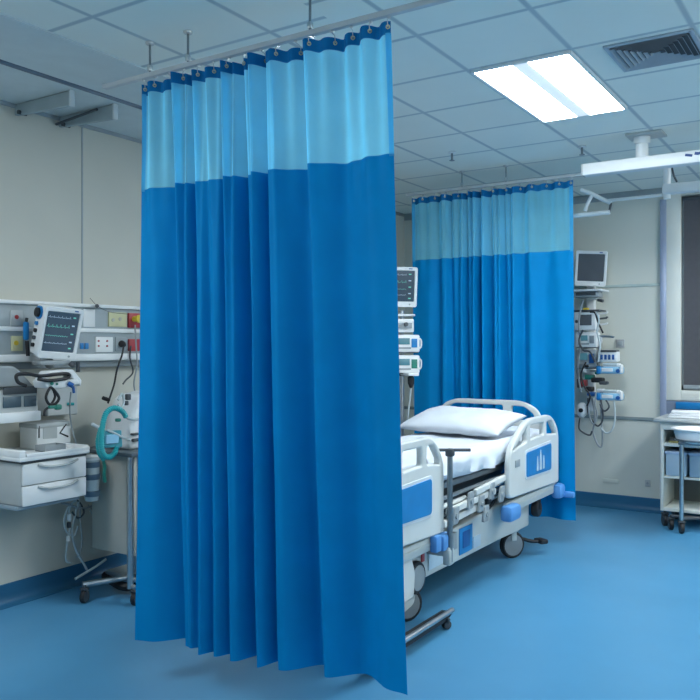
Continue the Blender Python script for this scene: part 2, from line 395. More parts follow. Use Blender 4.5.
def curtain(label, ytop, pt, pb, ztop, zsplit, zbot, ybot, folds, neye, topamp, track_z, nu=420, fold_k=2.2, pleat=None):
    """hang a pleated sheet; pt / pb are the end positions along the rail at top and hem"""
    t = thing('privacy_curtain', label, 'curtain', ((pt[0] + pt[1]) / 2, ytop, zbot))
    span = []
    def col(i):
        u = i / nu; k = 142 + u * 249            # fold table is written on this scale
        return u, k
    xs_t = []; base = []
    for i in range(nu + 1):
        u, k = col(i); xs_t.append(pt[0] + (pt[1] - pt[0]) * u)
    def P(i, z):
        u, k = col(i); v = (ztop - z) / (ztop - zbot)
        fy = interp(folds, k)
        yb = interp(ybot, u, False)
        e = math.sin(u * neye * 2 * math.pi)       # gather between eyelets at the very top
        gath = topamp * e * max(0, 1 - v * 3.2)
        amp = .66 + .52 * min(1, v * 1.6)
        plt = 0
        if pleat:
            e_ = max(0, min(1, (k - pleat[0]) / 15, (pleat[1] - k) / 15))
            plt = pleat[3] * e_ * (1 - .65 * v) * math.sin((k + 2 * math.sin(k * .13)) * 2 * math.pi / pleat[2])
        y = ytop * (1 - v ** 1.15) + yb * v ** 1.15 + fy * amp * fold_k + plt + gath
        y += .006 * noise.noise(Vector((u * 9, v * 5, ytop)))
        x = xs_t[i] * (1 - v) + (pb[0] + (pb[1] - pb[0]) * u) * v
        x += .010 * noise.noise(Vector((u * 14 + 5, v * 2, 3))) * v
        zz = z
        if v < .02: zz -= .010 * (1 - math.cos(u * neye * 2 * math.pi)) * .5
        return Vector((x, y, zz))
    def sheet(z0, z1, nv, dy=0):
        b = B(); vs = []; fs = []
        for j in range(nv + 1):
            z = z0 + (z1 - z0) * j / nv
            for i in range(nu + 1): p = P(i, z); p.y += dy; vs.append(p)
        for j in range(nv):
            for i in range(nu): a = j * (nu + 1) + i; fs.append((a, a + 1, a + nu + 2, a + nu + 1))
        return b.add(vs, fs)
    mk('mesh_panel', sheet(ztop - .052, zsplit, 26), SHEER, t, sharp=180)
    mk('heading_band', sheet(ztop, ztop - .056, 4, -.003), HEM, t, sharp=180)
    mk('fabric_panel', sheet(zsplit + .012, zbot, 60, -.002), CURT, t, sharp=180)
    # a narrow selvedge down each side of the mesh
    for i0, i1 in ((0, 5), (nu - 5, nu)):
        vs = []; fs = []; nv = 20
        for j in range(nv + 1):
            z = ztop - .05 + (zsplit - ztop + .05) * j / nv
            for i in range(i0, i1 + 1): p = P(i, z); p.y -= .004; vs.append(p)
        w = i1 - i0 + 1
        for j in range(nv):
            for i in range(w - 1): a = j * w + i; fs.append((a, a + 1, a + w + 1, a + w))
        mk('selvedge', B().add(vs, fs), SHEER2, t, sharp=180)
    for q in range(neye + 1):
        i = min(nu - 3, max(3, round(q / neye * nu)))
        p = P(i, ztop - .026); e2 = P(i + 2, ztop - .026); tn = (e2 - P(i - 2, ztop - .026)); n = Vector((tn.y, -tn.x, 0)).normalized()
        if n.y > 0: n = -n
        pc = p + n * .006
        mk('eyelet', B().tube([pc + (tn.normalized() * math.cos(a) + Vector((0, 0, 1)) * math.sin(a)) * .0075 for a in [k * math.pi / 5 for k in range(10)]], .003, n=6, sub=1, closed=True), EYE, t)
        mk('hook', B().tube([pc, pc + Vector((0, -.004, .03)), Vector((p.x, ytop, track_z - .012))], .0018, n=6, sub=4).box((p.x, ytop, track_z - .005), (.014, .012, .010), .003), STEEL, t)
    return t
SHEER2 = sheer('selvedge mesh', (0.10, 0.55, 0.90), 0.35)
EYE = mat('brass eyelet', (0.55, 0.52, 0.36), .35, metal=.8)

Y1 = 2.95
folds1 = [(142, 0), (158, -.012)]
for e_, a_ in ((184, .040), (207, .030), (221, .025), (238, .035), (261, .046), (281, .036), (317, .046)):
    folds1 += [(e_ - 150 * a_, a_), (e_ + 150 * a_, -a_)]       # a valley, then the crest that hides it
folds1 += [(346, .034), (374, -.016), (391, 0)]
curtain('large blue privacy curtain with pale mesh top, in front of the bed', Y1,
        (aty(142, 83, Y1).x, aty(391, 25, Y1).x), (atz(135, 640, .21).x, atz(408, 695, .21).x), 3.06, 2.485, .21,
        [(0, 2.776), (.19, 2.92), (.235, 2.83), (.48, 2.90), (.57, 2.92), (.75, 3.0), (.9, 3.0), (1, 2.96)], folds1, 15, .02, 3.085, pleat=(176, 292, 10.5, .024), fold_k=1.25)
Y2 = 6.66
folds2 = [(142, 0), (170, -.02), (185, .02), (196, -.035), (210, .03), (222, -.035), (232, .03), (246, -.06), (254, .05), (262, -.07), (272, .06), (280, -.06), (292, .035), (306, -.045), (318, .03), (332, -.04), (352, .02), (374, -.015), (391, 0)]
curtain('far blue privacy curtain with pale mesh top, behind the bed head', Y2,
        (aty(412, 193, Y2).x, aty(573, 180, Y2).x), (aty(414, 500, Y2).x, aty(576, 522, Y2).x), 3.075, 2.475, .215,
        [(0, Y2 + .02), (.5, Y2 + .02), (1, Y2)], folds2, 13, .018, 3.098, nu=300, fold_k=1.0, pleat=(195, 310, 12, .030))

RAILM = mat('track grey', (0.50, 0.54, 0.56), .5)
def ctrack(label, y, x0, x1, z, rods):
    t = thing('curtain_track', label, 'curtain track', ((x0 + x1) / 2, y, z))
    mk('rail', B().bb((x0, y - .016, z), (x1, y + .016, z + .026), .005), RAILM, t)
    for sx in (x0, x1): mk('end_cap', B().box((sx, y, z + .017), (.012, .036, .032), .006), RAILM, t)
    for x in rods:
        r = mk('hanger_rod', B().cyl((x, y, z + .03), (x, y, CEIL), .006, n=10), DSTEEL, t)
        mk('ceiling_rose', B().lathe([(.02, 0), (.024, .006), (.024, .012)], (x, y, CEIL - .0125), n=16), STEEL, r)
        mk('rail_clip', B().box((x, y, z + .05), (.022, .022, .03), .004), STEEL, r)
ctrack('white curtain track carrying the large front curtain', Y1, aty(105, 86, Y1).x, 1.4, 3.085, [aty(150, 60, Y1).x, aty(188, 60, Y1).x, aty(310, 20, Y1).x, -1.0, 0.2])
ctrack('white curtain track carrying the far curtain', Y2, aty(408, 193, Y2).x, -1.97, 3.098, [aty(462, 178, Y2).x, aty(506, 178, Y2).x])
t = thing('curtain_rail', 'bare dark curtain rail below the ceiling, parallel to the left wall', 'curtain rail', (-3.62, 3, 3.08))
mk('rail', B().bb((-3.631, -.4, 3.085), (-3.609, 3.6, 3.103), .004), mat('dark rail', (0.10, 0.14, 0.19), .4, metal=.4), t)
for y in (0.6, 2.33, 3.5): mk('hanger_rod', B().cyl((-3.62, y, 3.1), (-3.62, y, CEIL), .006, n=10).lathe([(.02, 0), (.02, .01)], (-3.62, y, CEIL - .01), n=12), DSTEEL, t)

# thin white baffle brackets high on the left wall
def baffle(y, label, rod):
    t = thing('wall_bracket', label, 'bracket', (WX, y, 3.17), group=None)
    pl = rnd([(WX + .002, 3.19), (-4.14, 3.165), (-4.13, 3.258), (WX + .002, 3.258)], .006)
    mk('arm', B().prism(pl, .03, lambda a, b, c: Vector((a, y + c, b)), bev=.004), mat('bracket white', (0.36, 0.43, 0.45), .5), t)
    mk('end_plate', B().bb((-4.140, y - .018, 3.16), (-4.125, y + .018, 3.262), .003), mat('bracket end', (.62, .68, .70), .5), t)
    mk('bolt', B().cyl((WX + .06, y - .03, 3.20), (WX + .06, y + .03, 3.20), .014, n=12), DARKG, t)
    if rod: mk('rod', B().cyl((WX + .02, y - .05, 3.20), (-4.25, y - .05, 3.235), .009, n=10), DARKG, t)
baffle(3.22, 'left of the two white brackets high on the left wall', False)
baffle(3.56, 'right white bracket high on the left wall, with dark rod', True)

# ------------------------------------------------------------------ white ceiling beam and its hanging arm, far right
yb = 6.25
t = thing('ceiling_beam', 'long white ceiling supply beam at upper right with navy print', 'ceiling beam', (-.6, yb, 3.09))
x0 = aty(584, 170, yb).x
mk('beam', B().bb((x0, yb - .05, 3.005), (1.2, yb + .05, 3.095), .008), WHITE, t)
mk('end_plate', B().box((x0 - .004, yb, 3.05), (.012, .094, .088), .006), LGREY, t)
xm = aty(642, 145, yb).x
for x in (xm, .4):
    mk('mounting_column', B().cyl((x, yb, 3.08), (x, yb, CEIL), .046, n=24).lathe([(.056, 0), (.06, .01), (.06, .05)], (x, yb, 3.20), n=24), WHITE, t)
    mk('ceiling_plate', B().bb((x - .10, yb - .10, CEIL - .018), (x + .16, yb + .10, CEIL), .004), LGREY, t)
xl = aty(690, 153, yb).x
lg = B()
for k, (dx, dz, w, h) in enumerate(((0, 0, .05, .018), (.055, .006, .03, .022), (.09, .002, .05, .020), (.145, .004, .045, .018))):
    lg.box((xl + dx, yb - .052, 3.062 + dz), (w, .004, h), .002, rot=Matrix.Rotation(R(12), 4, 'Y'))
mk('print', lg, LOGO, t)
ya = 7.0
t = thing('pendant_arm', 'white jointed pendant arm hanging below the ceiling beam at right', 'pendant arm', (-1.3, ya, 2.8))
pA = aty(667, 165, ya)
mk('column', B().cyl((pA.x, ya, 2.9), (pA.x, ya, CEIL), .030, n=20), WHITE, t)
q = aty(663, 196, ya); q2 = aty(700, 182, ya)
mk('arm_box', B().bb((q.x, ya - .05, q.z + .01), (.35, ya + .05, q2.z + .005), .012), WHITE, t)
pj = aty(602, 201, ya)
mk('slim_arm', B().cyl(aty(663, 195, ya), aty(608, 200.5, ya), .014, n=12), WHITE, t)
jn = B().tube([aty(581, 190, ya), aty(592, 194, ya), aty(602, 199, ya), aty(611, 203, ya)], .018, n=10).tube([aty(592, 195, ya), aty(588, 203, ya), aty(585, 211, ya)], .016, n=10)
mk('joint', jn, WHITE, t)
mk('link', B().cyl(aty(611, 203, ya), aty(609, 213, ya), .010, n=10).cyl(aty(590, 200, ya), aty(587, 208, ya), .008, n=8), DARKG, t)
mk('lower_arm', B().cyl(aty(610, 212, ya), aty(560, 217.5, ya), .020, n=14), WHITE, t)
mk('cable', B().tube([aty(672, 168, ya - .06), aty(674, 176, ya - .06), aty(677, 182, ya - .06)], .008, n=8), DARKG, t)

# ------------------------------------------------------------------ castors
def castor(parent, p, r=.075, w=.04, yaw=0.0, mw=BLACK, mh=GREYP, stem=.06, hub=None):
    """p = floor contact point"""
    p = Vector(p); ax = Vector((math.cos(yaw), math.sin(yaw), 0)); c = p + Vector((0, 0, r))
    f = B().cyl(c + Vector((0, 0, r + .012)), c + Vector((0, 0, r + .012 + stem)), w * .35, n=12)
    for s_ in (-1, 1):
        f.box(c + ax * (s_ * (w / 2 + .006)) + Vector((0, 0, r * .72)), (.006, r * .45, r * .75), .003, rot=yaw)
    f.box(c + Vector((0, 0, r + .008)), (w + .024, r * .8, .014), .004, rot=yaw)
    ft = mk('castor', f, mh, parent)
    wl = mk('wheel', B().lathe([(r * .55, 0), (r * .9, 0), (r, w * .2), (r, w * .8), (r * .9, w), (r * .55, w)], c - ax * (w / 2), ax), mw, ft)
    mk('hub', B().lathe([(r * .2, -.004), (r * .8, -.001), (r * .8, w + .001), (r * .2, w + .004)], c - ax * (w / 2), ax, n=20), hub or mh, ft)
    return ft

# ------------------------------------------------------------------ hospital bed
bx0, bx1 = -3.13, -2.21
XR = -2.185
bed = thing('hospital_bed', 'white hospital bed with blue bumpers and raised side rails, on castors', 'bed', (-2.67, 5.0, 0))
def yz(x): return lambda a, b, c: Vector((x + c, a, b))
# chassis: side cover profile in (y, z)
prof = rnd([(4.02, .50), (4.02, .16), (4.10, .11), (4.24, .13), (4.27, .255), (5.55, .25), (5.74, .245), (5.86, .24), (6.17, .24), (6.17, .50), (5.6, .52), (4.6, .47)], [.03, .05, .03, .04, .06, .1, .08, .05, .02, .03, .1, .1])
mk('chassis_cover', B().prism(prof, .07, yz(-2.315), bev=.012), BEDG, bed)
mk('chassis_cover', B().prism(prof, .07, yz(-3.03), bev=.012), BEDG, bed)
mk('crossbar', B().bb((-3.03, 4.10, .30), (-2.32, 4.24, .42), .015), BEDG, bed)
mk('crossbar', B().bb((-3.03, 5.95, .40), (-2.32, 6.12, .50), .015), BEDG, bed)
mk('lower_tray', B().bb((-3.0, 4.25, .40), (-2.35, 6.0, .43), .01), DARKG, bed)
for x, y in ((-2.37, 4.29), (-2.37, 6.03), (-3.0, 4.29), (-3.0, 6.03)):
    castor(bed, (x, y, 0), .105, .05, yaw=R(-35), mh=BEDG, stem=.10, hub=mat('castor disc', (.22, .25, .27), .5))
# round pivot housing with dark rim above the foot castor
p = atx(410, 577, -2.26)
mk('pivot_disc', B().lathe([(.06, 0), (.094, 0), (.098, .01), (.098, .03), (.09, .04)], (-2.283, p.y + .075, .30), (1, 0, 0)), BLACK, bed)
mk('pivot_cap', B().lathe([(.02, 0), (.078, 0), (.074, .008), (.02, .012)], (-2.247, p.y + .075, .30), (1, 0, 0)), GREYP, bed)
mk('leg_fairing', B().prism(rnd([(p.y - .16, .205), (p.y - .02, .21), (p.y - .005, .36), (p.y - .05, .46), (p.y - .16, .46)], .03), .05, yz(-2.245), bev=.012), BEDW, bed)
mk('brake_pedal', B().tube([(-2.36, 6.08, .16), (-2.27, 6.16, .12), (-2.22, 6.23, .11)], .014, n=8).box((-2.21, 6.25, .11), (.10, .07, .035), .01, rot=R(-30)), BLACK, bed)
# plates and stickers on the chassis cover
def chip(name, px0, py0, px1, py1, m, th=.006, xp=-2.278):
    a = atx(px0, py0, xp); b = atx(px1, py1, xp)
    return mk(name, B().bb((xp - .002, min(a.y, b.y), min(a.z, b.z)), (xp + th, max(a.y, b.y), max(a.z, b.z)), .003), m, bed)
chip('control_pad', 462, 532, 469, 545, DBLUE, .01)
chip('pad_frame', 459, 529, 472, 549, PBLUE, .005)
chip('button_plate', 473, 537, 480, 545, BINB)
chip('rating_plate', 428, 550, 443, 563, mat('pale sticker', (.55, .66, .72), .5))
chip('warning_sticker', 421, 548, 424, 561, RED)
chip('lock_knob', 449, 533, 453, 548, GREYP, .03)
# deck and mechanism
mk('deck', B().bb((bx0 + .02, 3.78, .765), (bx1 - .06, 6.45, .805), .012), DSTEEL, bed)
for y in (4.55, 5.75):
    for x in (-2.45, -2.9): mk('lift_arm', B().tube([(x, y - .25, .45), (x, y, .60), (x, y + .3, .74)], .028, n=10, sub=3), DSTEEL, bed)
mk('void_block', B().bb((-2.95, 4.1, .60), (-2.40, 5.9, .76), .02), DARKG, bed)  # added dark block, stands in for the dark void below the deck
mk('lift_motor', B().bb((-2.60, 4.75, .46), (-2.42, 5.35, .58), .02).cyl((-2.5, 5.2, .53), (-2.5, 5.75, .62), .03), DARKG, bed)
for k, (z0, z1, x, r) in enumerate(((.72, .74, -2.235, .013), (.665, .695, -2.24, .016), (.60, .655, -2.25, .012), (.555, .60, -2.26, .014))):
    mk('side_rod', B().cyl((x, 4.2, z0), (x, 5.75, z1), r, n=12), (STEEL, BEDW, DSTEEL, STEEL)[k], bed)
for (y0_, y1_, z0_, z1_, x_) in ((4.95, 5.62, .70, .735, -2.205), (4.55, 5.30, .635, .655, -2.215), (4.5, 5.05, .565, .59, -2.225)):
    mk('support_bar', B().prism(rnd([(y0_, z0_ - .02), (y1_, z1_ - .02), (y1_, z1_ + .025), (y0_, z0_ + .02)], .012), .03, yz(x_), bev=.006), BEDW, bed)
for (y_, z_) in ((4.62, .60), (4.85, .66), (5.02, .61), (5.2, .67), (5.38, .62), (5.1, .53)):
    mk('pivot_bracket', B().prism(rnd([(y_ - .05, z_ - .05), (y_ + .03, z_ - .05), (y_ + .05, z_ + .06), (y_ - .02, z_ + .06)], .015), .02, yz(-2.195), bev=.004).cyl((-2.20, y_, z_), (-2.175, y_, z_), .018, n=12), GREYP, bed)
mk('cable_loom', B().tube([(-2.3, 4.4, .62), (-2.27, 4.7, .54), (-2.29, 5.0, .60), (-2.27, 5.3, .52), (-2.3, 5.6, .6)], .012, n=8), BLACK, bed)
mk('clamp', B().box((-2.25, 4.9, .66), (.05, .09, .07), .01), BLACK, bed)
mk('clamp', B().box((-2.25, 5.25, .60), (.05, .07, .06), .01), BLACK, bed)

# side rails
def side_rail(y0, y1, zb, zt, low_a, low_b, inset, graphic):
    """y0 foot end .. y1 head end; low_a/low_b = height of the sloping shoulders"""
    L = y1 - y0
    out = rnd([(y0, zb), (y1, zb - .03), (y1, low_b), (y1 - .16 * L / 1.0, zt), (y0 + .32 * L if low_a < zt else y0 + .1, zt), (y0, low_a)], [.04, .04, .09, .12, .14, .14], n=7)
    pt_ = zb + (zt - zb) * .60
    # three hand holes: under the top bar, parted by two posts
    a0, a1, a2, a3 = y0 + .07, y0 + .36 * L, y0 + .70 * L, y1 - .06
    def top(y):   # underside of the top bar
        yl = y0 + .32 * L; yr = y1 - .16 * L
        if y < yl: return low_a + (zt - low_a) * (y - y0) / (yl - y0) - .062
        if y > yr: return low_b + (zt - low_b) * (y1 - y) / (y1 - yr) - .062
        return zt - .052
    def bot(y): return pt_ + .07 * math.sin(min(1, max(0, (y - y0) / L)) * math.pi * .8)
    holes = []
    for (a, b) in ((a0, a1 - .04), (a1 + .03, a2 - .03), (a2 + .03, a3)):
        n = 6; up = [(a + (b - a) * i / n, top(a + (b - a) * i / n)) for i in range(n + 1)]
        lo = [(a + (b - a) * i / n, bot(a + (b - a) * i / n)) for i in range(n, -1, -1)]
        up = [(y, max(z, bot(y) + .012)) for y, z in up]
        holes.append(rnd(up + lo, .018, n=3))
    r = mk('side_rail', B().prism(out, .045, yz(XR), holes=holes, bev=.012), BEDW, bed)
    iy0, iy1, iz0, iz1 = inset
    fr_ = rnd([(iy0, iz0), (iy1, iz0 - .01), (iy1, iz1), (iy0, iz1 - .02)], .03)
    mk('inset_rim', B().prism(rnd([(iy0 - .02, iz0 - .02), (iy1 + .02, iz0 - .03), (iy1 + .02, iz1 + .02), (iy0 - .02, iz1)], .04), .008, yz(XR + .023), bev=.003), mat('rim white', (.66, .72, .76), .35), r)
    mk('inset_panel', B().prism(fr_, .008, yz(XR + .028), bev=.002), PBLUE, r)
    if graphic:
        g = B(); cy = (iy0 + iy1) / 2
        for (dy, w, h) in ((-.05, .035, .12), (0.02, .05, .16), (.09, .03, .11)):
            g.prism(rnd([(cy + dy - w / 2, iz0 + .02), (cy + dy + w / 2, iz0 + .02), (cy + dy + w * .3, iz0 + .02 + h * .7), (cy + dy, iz0 + .02 + h), (cy + dy - w * .3, iz0 + .02 + h * .7)], .008), .004, yz(XR + .034), bev=.001)
        mk('emblem', g, mat('silver print', (.50, .60, .68), .4), r)
        mk('keypad', B().bb((XR + .022, y0 + .10, zt - .335), (XR + .03, y0 + .19, zt - .28), .004), GREYP, r)
    return r
r1 = side_rail(3.55, 4.40, .575, 1.145, 1.10, .99, (3.66, 4.22, .70, .90), False)
hy0, hy1 = 5.46, 6.55
r2 = side_rail(hy0, hy1, .575, 1.125, .93, .98, (5.78, 6.34, .69, .895), True)
for r_, y0, y1 in ((r1, 3.6, 4.38), (r2, 5.48, 6.56)):
    mk('lower_bar', B().bb((XR - .04, y0, .455), (XR - .004, y1, .54), .012).bb((XR - .006, y0 + .05, .49), (XR + .002, y1 - .1, .51), .003), BEDG, r_)
mk('bumper', B().box((XR + .015, 4.40, .49), (.075, .13, .10), .02).box((XR + .02, 4.29, .50), (.05, .07, .10), .012), BLUEB, r1)
mk('bumper', B().box((XR + .015, 5.50, .475), (.10, .20, .115), .03), BLUEB, r2)
mk('bumper', B().box((XR + .015, 6.56, .47), (.09, .13, .12), .03).box((XR + .09, 6.60, .44), (.10, .05, .05), .015), BLUEB, r2)
pw = Vector((XR - .05, 6.22, .37))
mk('bumper_roller', B().lathe([(.02, 0), (.055, 0), (.062, .012), (.062, .045), (.055, .055), (.02, .055)], pw - Vector((0.03, 0, 0)), (1, 0, 0)).cyl((XR - .03, 6.22, .37), (XR - .03, 6.22, .50), .014), BLACK, bed)
# head and foot boards
def xz(y): return lambda a, b, c: Vector((a, y + c, b))
hb0, hb1 = -3.24, -2.30
outb = rnd([(hb0, .72), (hb1, .72), (hb1, 1.13), (hb1 - .16, 1.215), (hb0 + .14, 1.215), (hb0, 1.15)], [.04, .04, .10, .12, .10, .08], n=7)
hs = [rnd([(hb0 + .06, 1.05), (hb1 - .34, 1.05), (hb1 - .34, 1.172), (hb0 + .14, 1.172), (hb0 + .06, 1.13)], .025), rnd([(hb1 - .26, 1.05), (hb1 - .06, 1.05), (hb1 - .06, 1.10), (hb1 - .15, 1.165), (hb1 - .26, 1.17)], .025)]
mk('headboard', B().prism(outb, .04, xz(6.52), holes=hs, bev=.012), BEDW, bed)
mk('footboard', B().prism(rnd([(bx0 - .02, .60), (bx1, .60), (bx1, 1.05), (bx1 - .15, 1.14), (bx0 + .15, 1.14), (bx0 - .02, 1.05)], .1), .04, xz(3.68), bev=.012), BEDW, bed)
# upright lever with T top
pl = atx(450, 450, -2.13)
py_ = pl.y
po = mk('upright_pole', B().cyl((-2.13, py_, .37), (-2.13, py_, pl.z), .017, n=14).cyl((-2.13, py_, .62), (-2.13, py_, .70), .021, n=14), DSTEEL, bed)
mk('cross_handle', B().tube([(-2.13 - .084 * CS, py_ - .084 * SN, pl.z), (-2.13, py_, pl.z), (-2.13 + .125 * CS, py_ + .125 * SN, pl.z)], .010, n=10, sub=2).box((-2.13, py_, pl.z - .015), (.05, .05, .05), .012), DARKG, po)
mk('pole_bracket', B().box((-2.20, py_, .43), (.16, .06, .06), .01).box((-2.14, py_, .40), (.05, .07, .10), .012), BEDG, po)

# mattress
def cushion(cx, cy, cz, sx, sy, sz, nx, ny, fn):
    """closed soft slab; fn(u, v, top) -> height fraction"""
    vs = []; fs = []
    for top in (1, 0):
        for j in range(ny + 1):
            for i in range(nx + 1):
                u = -1 + 2 * i / nx; v = -1 + 2 * j / ny; vs.append(fn(u, v, top))
    k = (nx + 1) * (ny + 1)
    for j in range(ny):
        for i in range(nx):
            a = j * (nx + 1) + i; fs.append((a, a + 1, a + nx + 2, a + nx + 1)); fs.append((k + a, k + a + nx + 1, k + a + nx + 2, k + a + 1))
    ring = [i for i in range(nx + 1)] + [j * (nx + 1) + nx for j in range(1, ny + 1)] + [ny * (nx + 1) + i for i in range(nx - 1, -1, -1)] + [j * (nx + 1) for j in range(ny - 1, 0, -1)]
    for a, b in zip(ring, ring[1:] + ring[:1]): fs.append((a, k + a, k + b, b))
    return B().add(vs, fs)
mx0, mx1, my0, my1 = -3.10, -2.235, 3.76, 6.44
def mfn(u, v, top):
    hx, hy = (mx1 - mx0) / 2, (my1 - my0) / 2
    x = (mx0 + mx1) / 2 + hx * u; y = (my0 + my1) / 2 + hy * v
    ex = max(0, abs(u) * hx - (hx - .05)) / .05; ey = max(0, abs(v) * hy - (hy - .05)) / .05
    e = min(1, math.hypot(ex, ey)); drop = .055 * (1 - math.sqrt(max(0, 1 - e * e)))
    wr = .013 * noise.noise(Vector((x * 5, y * 3.2, 1))) + .009 * noise.noise(Vector((x * 11, y * 7 + x * 4, 4)))
    if top: return Vector((x, y, .975 - drop + wr + (.03 * max(0, (y - 5.9) / .5))))
    return Vector((x + (.012 * noise.noise(Vector((0, y * 6, 2))) if abs(u) > .99 else 0), y,   .832 + .015 * noise.noise(Vector((x, y * 2.3, 9)))))
tag(mk('mattress', cushion(0, 0, 0, 0, 0, 0, 46, 90, mfn), SHEET, sharp=180), 'white sheeted mattress lying on the hospital bed', 'mattress')
# loose sheet edge hanging over the near side
vs = []; fs = []; n = 90; m_ = 10
for i in range(n + 1):
    y = 4.35 + 1.6 * i / n
    dpt = .10 + .022 * math.sin(y * 5.1) + .02 * noise.noise(Vector((y * 3, 0, 0)))
    for j in range(m_ + 1):
        v = j / m_
        x = -2.30 + .075 * min(1, v * 2.2) + .03 * noise.noise(Vector((y * 7, v * 1.5, 0))) * v
        z = .985 - dpt * max(0, v - .3) / .7 * 1.2 - .02 * min(1, v * 3)
        if v <= .3: z = .985 + .004
        vs.append((x, y, z))
for i in range(n):
    for j in range(m_): a = i * (m_ + 1) + j; fs.append((a, a + 1, a + m_ + 2, a + m_ + 1))
tag(mk('draw_sheet', B().add(vs, fs), SHEET, sharp=180), 'loose white sheet edge hanging over the near side of the mattress', 'sheet')
Mp = Matrix.Translation((-2.72, 5.84, 1.074)) @ Matrix.Rotation(R(12), 4, 'X') @ Matrix.Rotation(R(-3), 4, 'Z')
def pfn(u, v, top):
    k = 1 - .07 * (1 - v * v) * abs(u) ** 3
    x = .445 * u * (1 - .05 * (1 - abs(v)) ** 0.7) ; y = .27 * v * (1 - .10 * (1 - u * u) * 0 - .08 * (1 - abs(u)) ** .8 * abs(v))
    th = max(0, (1 - abs(u) ** 2.6)) ** .45 * max(0, (1 - abs(v) ** 2.6)) ** .45
    z = th * (.092 if top else -.05)
    wr = .012 * noise.noise(Vector((u * 3, v * 2.4, 7))) + .007 * noise.noise(Vector((u * 7 + v * 3, v * 4, 2)))
    return Mp @ Vector((x, y, z + wr * th))
tag(mk('pillow', cushion(0, 0, 0, 0, 0, 0, 44, 32, pfn), SHEET, sharp=180), 'white pillow lying at the head of the hospital bed', 'pillow')

# overbed table: only the end of its base shows past the front curtain
t = thing('overbed_table', 'rolling overbed table, black castors and silver base bar showing past the front curtain', 'table', (-2.10, 3.6, 0))
mk('base_bar', B().cyl((-2.09, 3.42, .098), (-2.09, 4.36, .098), .016, n=12), STEEL, t)
mk('base_cover', B().prism(rnd([(3.42, .05), (4.30, .05), (4.36, .075), (4.36, .088), (3.42, .088)], .01), .07, yz(-2.125), bev=.006), BLACK, t)
mk('column', B().bb((-2.13, 3.43, .09), (-2.07, 3.49, .98), .01), STEEL, t)
mk('tabletop', B().bb((-2.85, 3.20, 1.17), (-2.02, 3.60, 1.20), .01).bb((-2.2, 3.40, 1.14), (-2.02, 3.52, 1.17), .004).bb((-2.125, 3.435, .95), (-2.075, 3.485, 1.15), .004), LGREY, t)
for y in (3.5, 4.3): castor(t, (-2.10, y, 0), .027, .034, yaw=R(-30), stem=.006, mh=DARKG)
# ------------------------------------------------------------------ bedhead service panel on the left wall
hx = -4.60
t = thing('service_panel', 'long grey bedhead service panel with outlets on the left wall', 'wall panel', (WX, 4.2, 1.55))
mk('back_plate', B().bb((WX, 2.2, 1.62), (hx, 5.9, 1.955), .006), mat('panel grey', (.34, .39, .41), .45), t)
mk('top_trim', B().bb((WX, 2.2, 1.95), (hx + .025, 5.9, 1.975), .006), WHITE, t)
mk('middle_trim', B().bb((WX, 2.2, 1.775), (hx + .015, 5.9, 1.805), .006), WHITE, t)
mk('bottom_trim', B().bb((WX, 2.2, 1.575), (hx + .03, 5.9, 1.625), .012), WHITE, t)
mk('lower_channel', B().bb((WX, 2.2, 1.53), (hx - .02, 5.9, 1.58), .006), mat('channel grey', (.24, .28, .30), .5), t)
def plate(name, px0, py0, px1, py1, m, th=.012, x=None, par=None, bev=.004):
    x = hx + .002 if x is None else x
    a = atx(px0, py0, x); b = atx(px1, py1, x)
    return mk(name, B().bb((x - .004, min(a.y, b.y), min(a.z, b.z)), (x + th, max(a.y, b.y), max(a.z, b.z)), bev), m, par or t)
def outlet_dots(par, pts, m, r=.006, x=None):
    x = (hx + .014) if x is None else x
    for (px, py) in pts:
        c = atx(px, py, x); mk('socket_hole', B().cyl(c, c + Vector((.005, 0, 0)), r, n=10), m, par)
o = plate('indicator_plate', 10, 310, 22, 326, LGREY); outlet_dots(o, [(16.5, 317)], RED, .014)
o = plate('gas_outlet', 11, 336, 22, 351, PYELL); outlet_dots(o, [(16, 343)], YELL, .016)
o = plate('switch_plate', 108, 312, 126, 327, PYELL); outlet_dots(o, [(113, 320), (120, 319)], CREAM, .013)
o = plate('gas_outlet', 127.5, 313, 143, 328, RED, .02)
o = plate('double_socket', 95, 337, 112, 352, WHITE); outlet_dots(o, [(98.5, 341), (98.5, 346), (107, 341), (107, 346)], RED, .007)
o = plate('black_socket', 115, 337, 126, 351, GREYP, .008)
o = plate('red_socket', 128, 339, 139, 351, RED, .012)
o = plate('notice_board', 83, 309, 95, 327, WHITE, .004)
o = plate('blue_socket', 80, 343, 83, 349, PBLUE, .01); o = plate('blue_socket', 84.5, 343, 88, 349, PBLUE, .01)
o = mk('rail_hook', B().cyl(atx(97, 306, hx + .02), atx(97, 306, hx + .07), .014, n=12), DARKG, t)
mk('suspension_wire', B().tube([atx(97, 306, hx + .04), atx(110, 312, hx + .04), atx(127, 314, hx + .05)], .002, n=5).tube([atx(97, 306, hx + .04), atx(90, 298, hx - .03)], .002, n=5, sub=1), DARKG, o)
# yellow flow regulator plugged in the red outlet
t = thing('flow_regulator', 'yellow flow regulator plugged into the red outlet beside the front curtain', 'regulator', atx(134, 320, hx + .03))
c = atx(134, 319, hx + .02)
mk('body', B().cyl(c, c + Vector((.05, 0, 0)), .022, n=16).cyl(c + Vector((.05, 0, 0)), c + Vector((.065, 0, 0)), .03, n=16), YELL, t)
mk('knob', B().cyl(c + Vector((.035, .02, 0)), c + Vector((.035, .06, .0)), .014, n=12), BLACK, t)
def cable(name, label, pts, r, m, cat='cable', grp=None):
    return tag(mk(name, B().tube(pts, r, n=7), m), label, cat, grp)
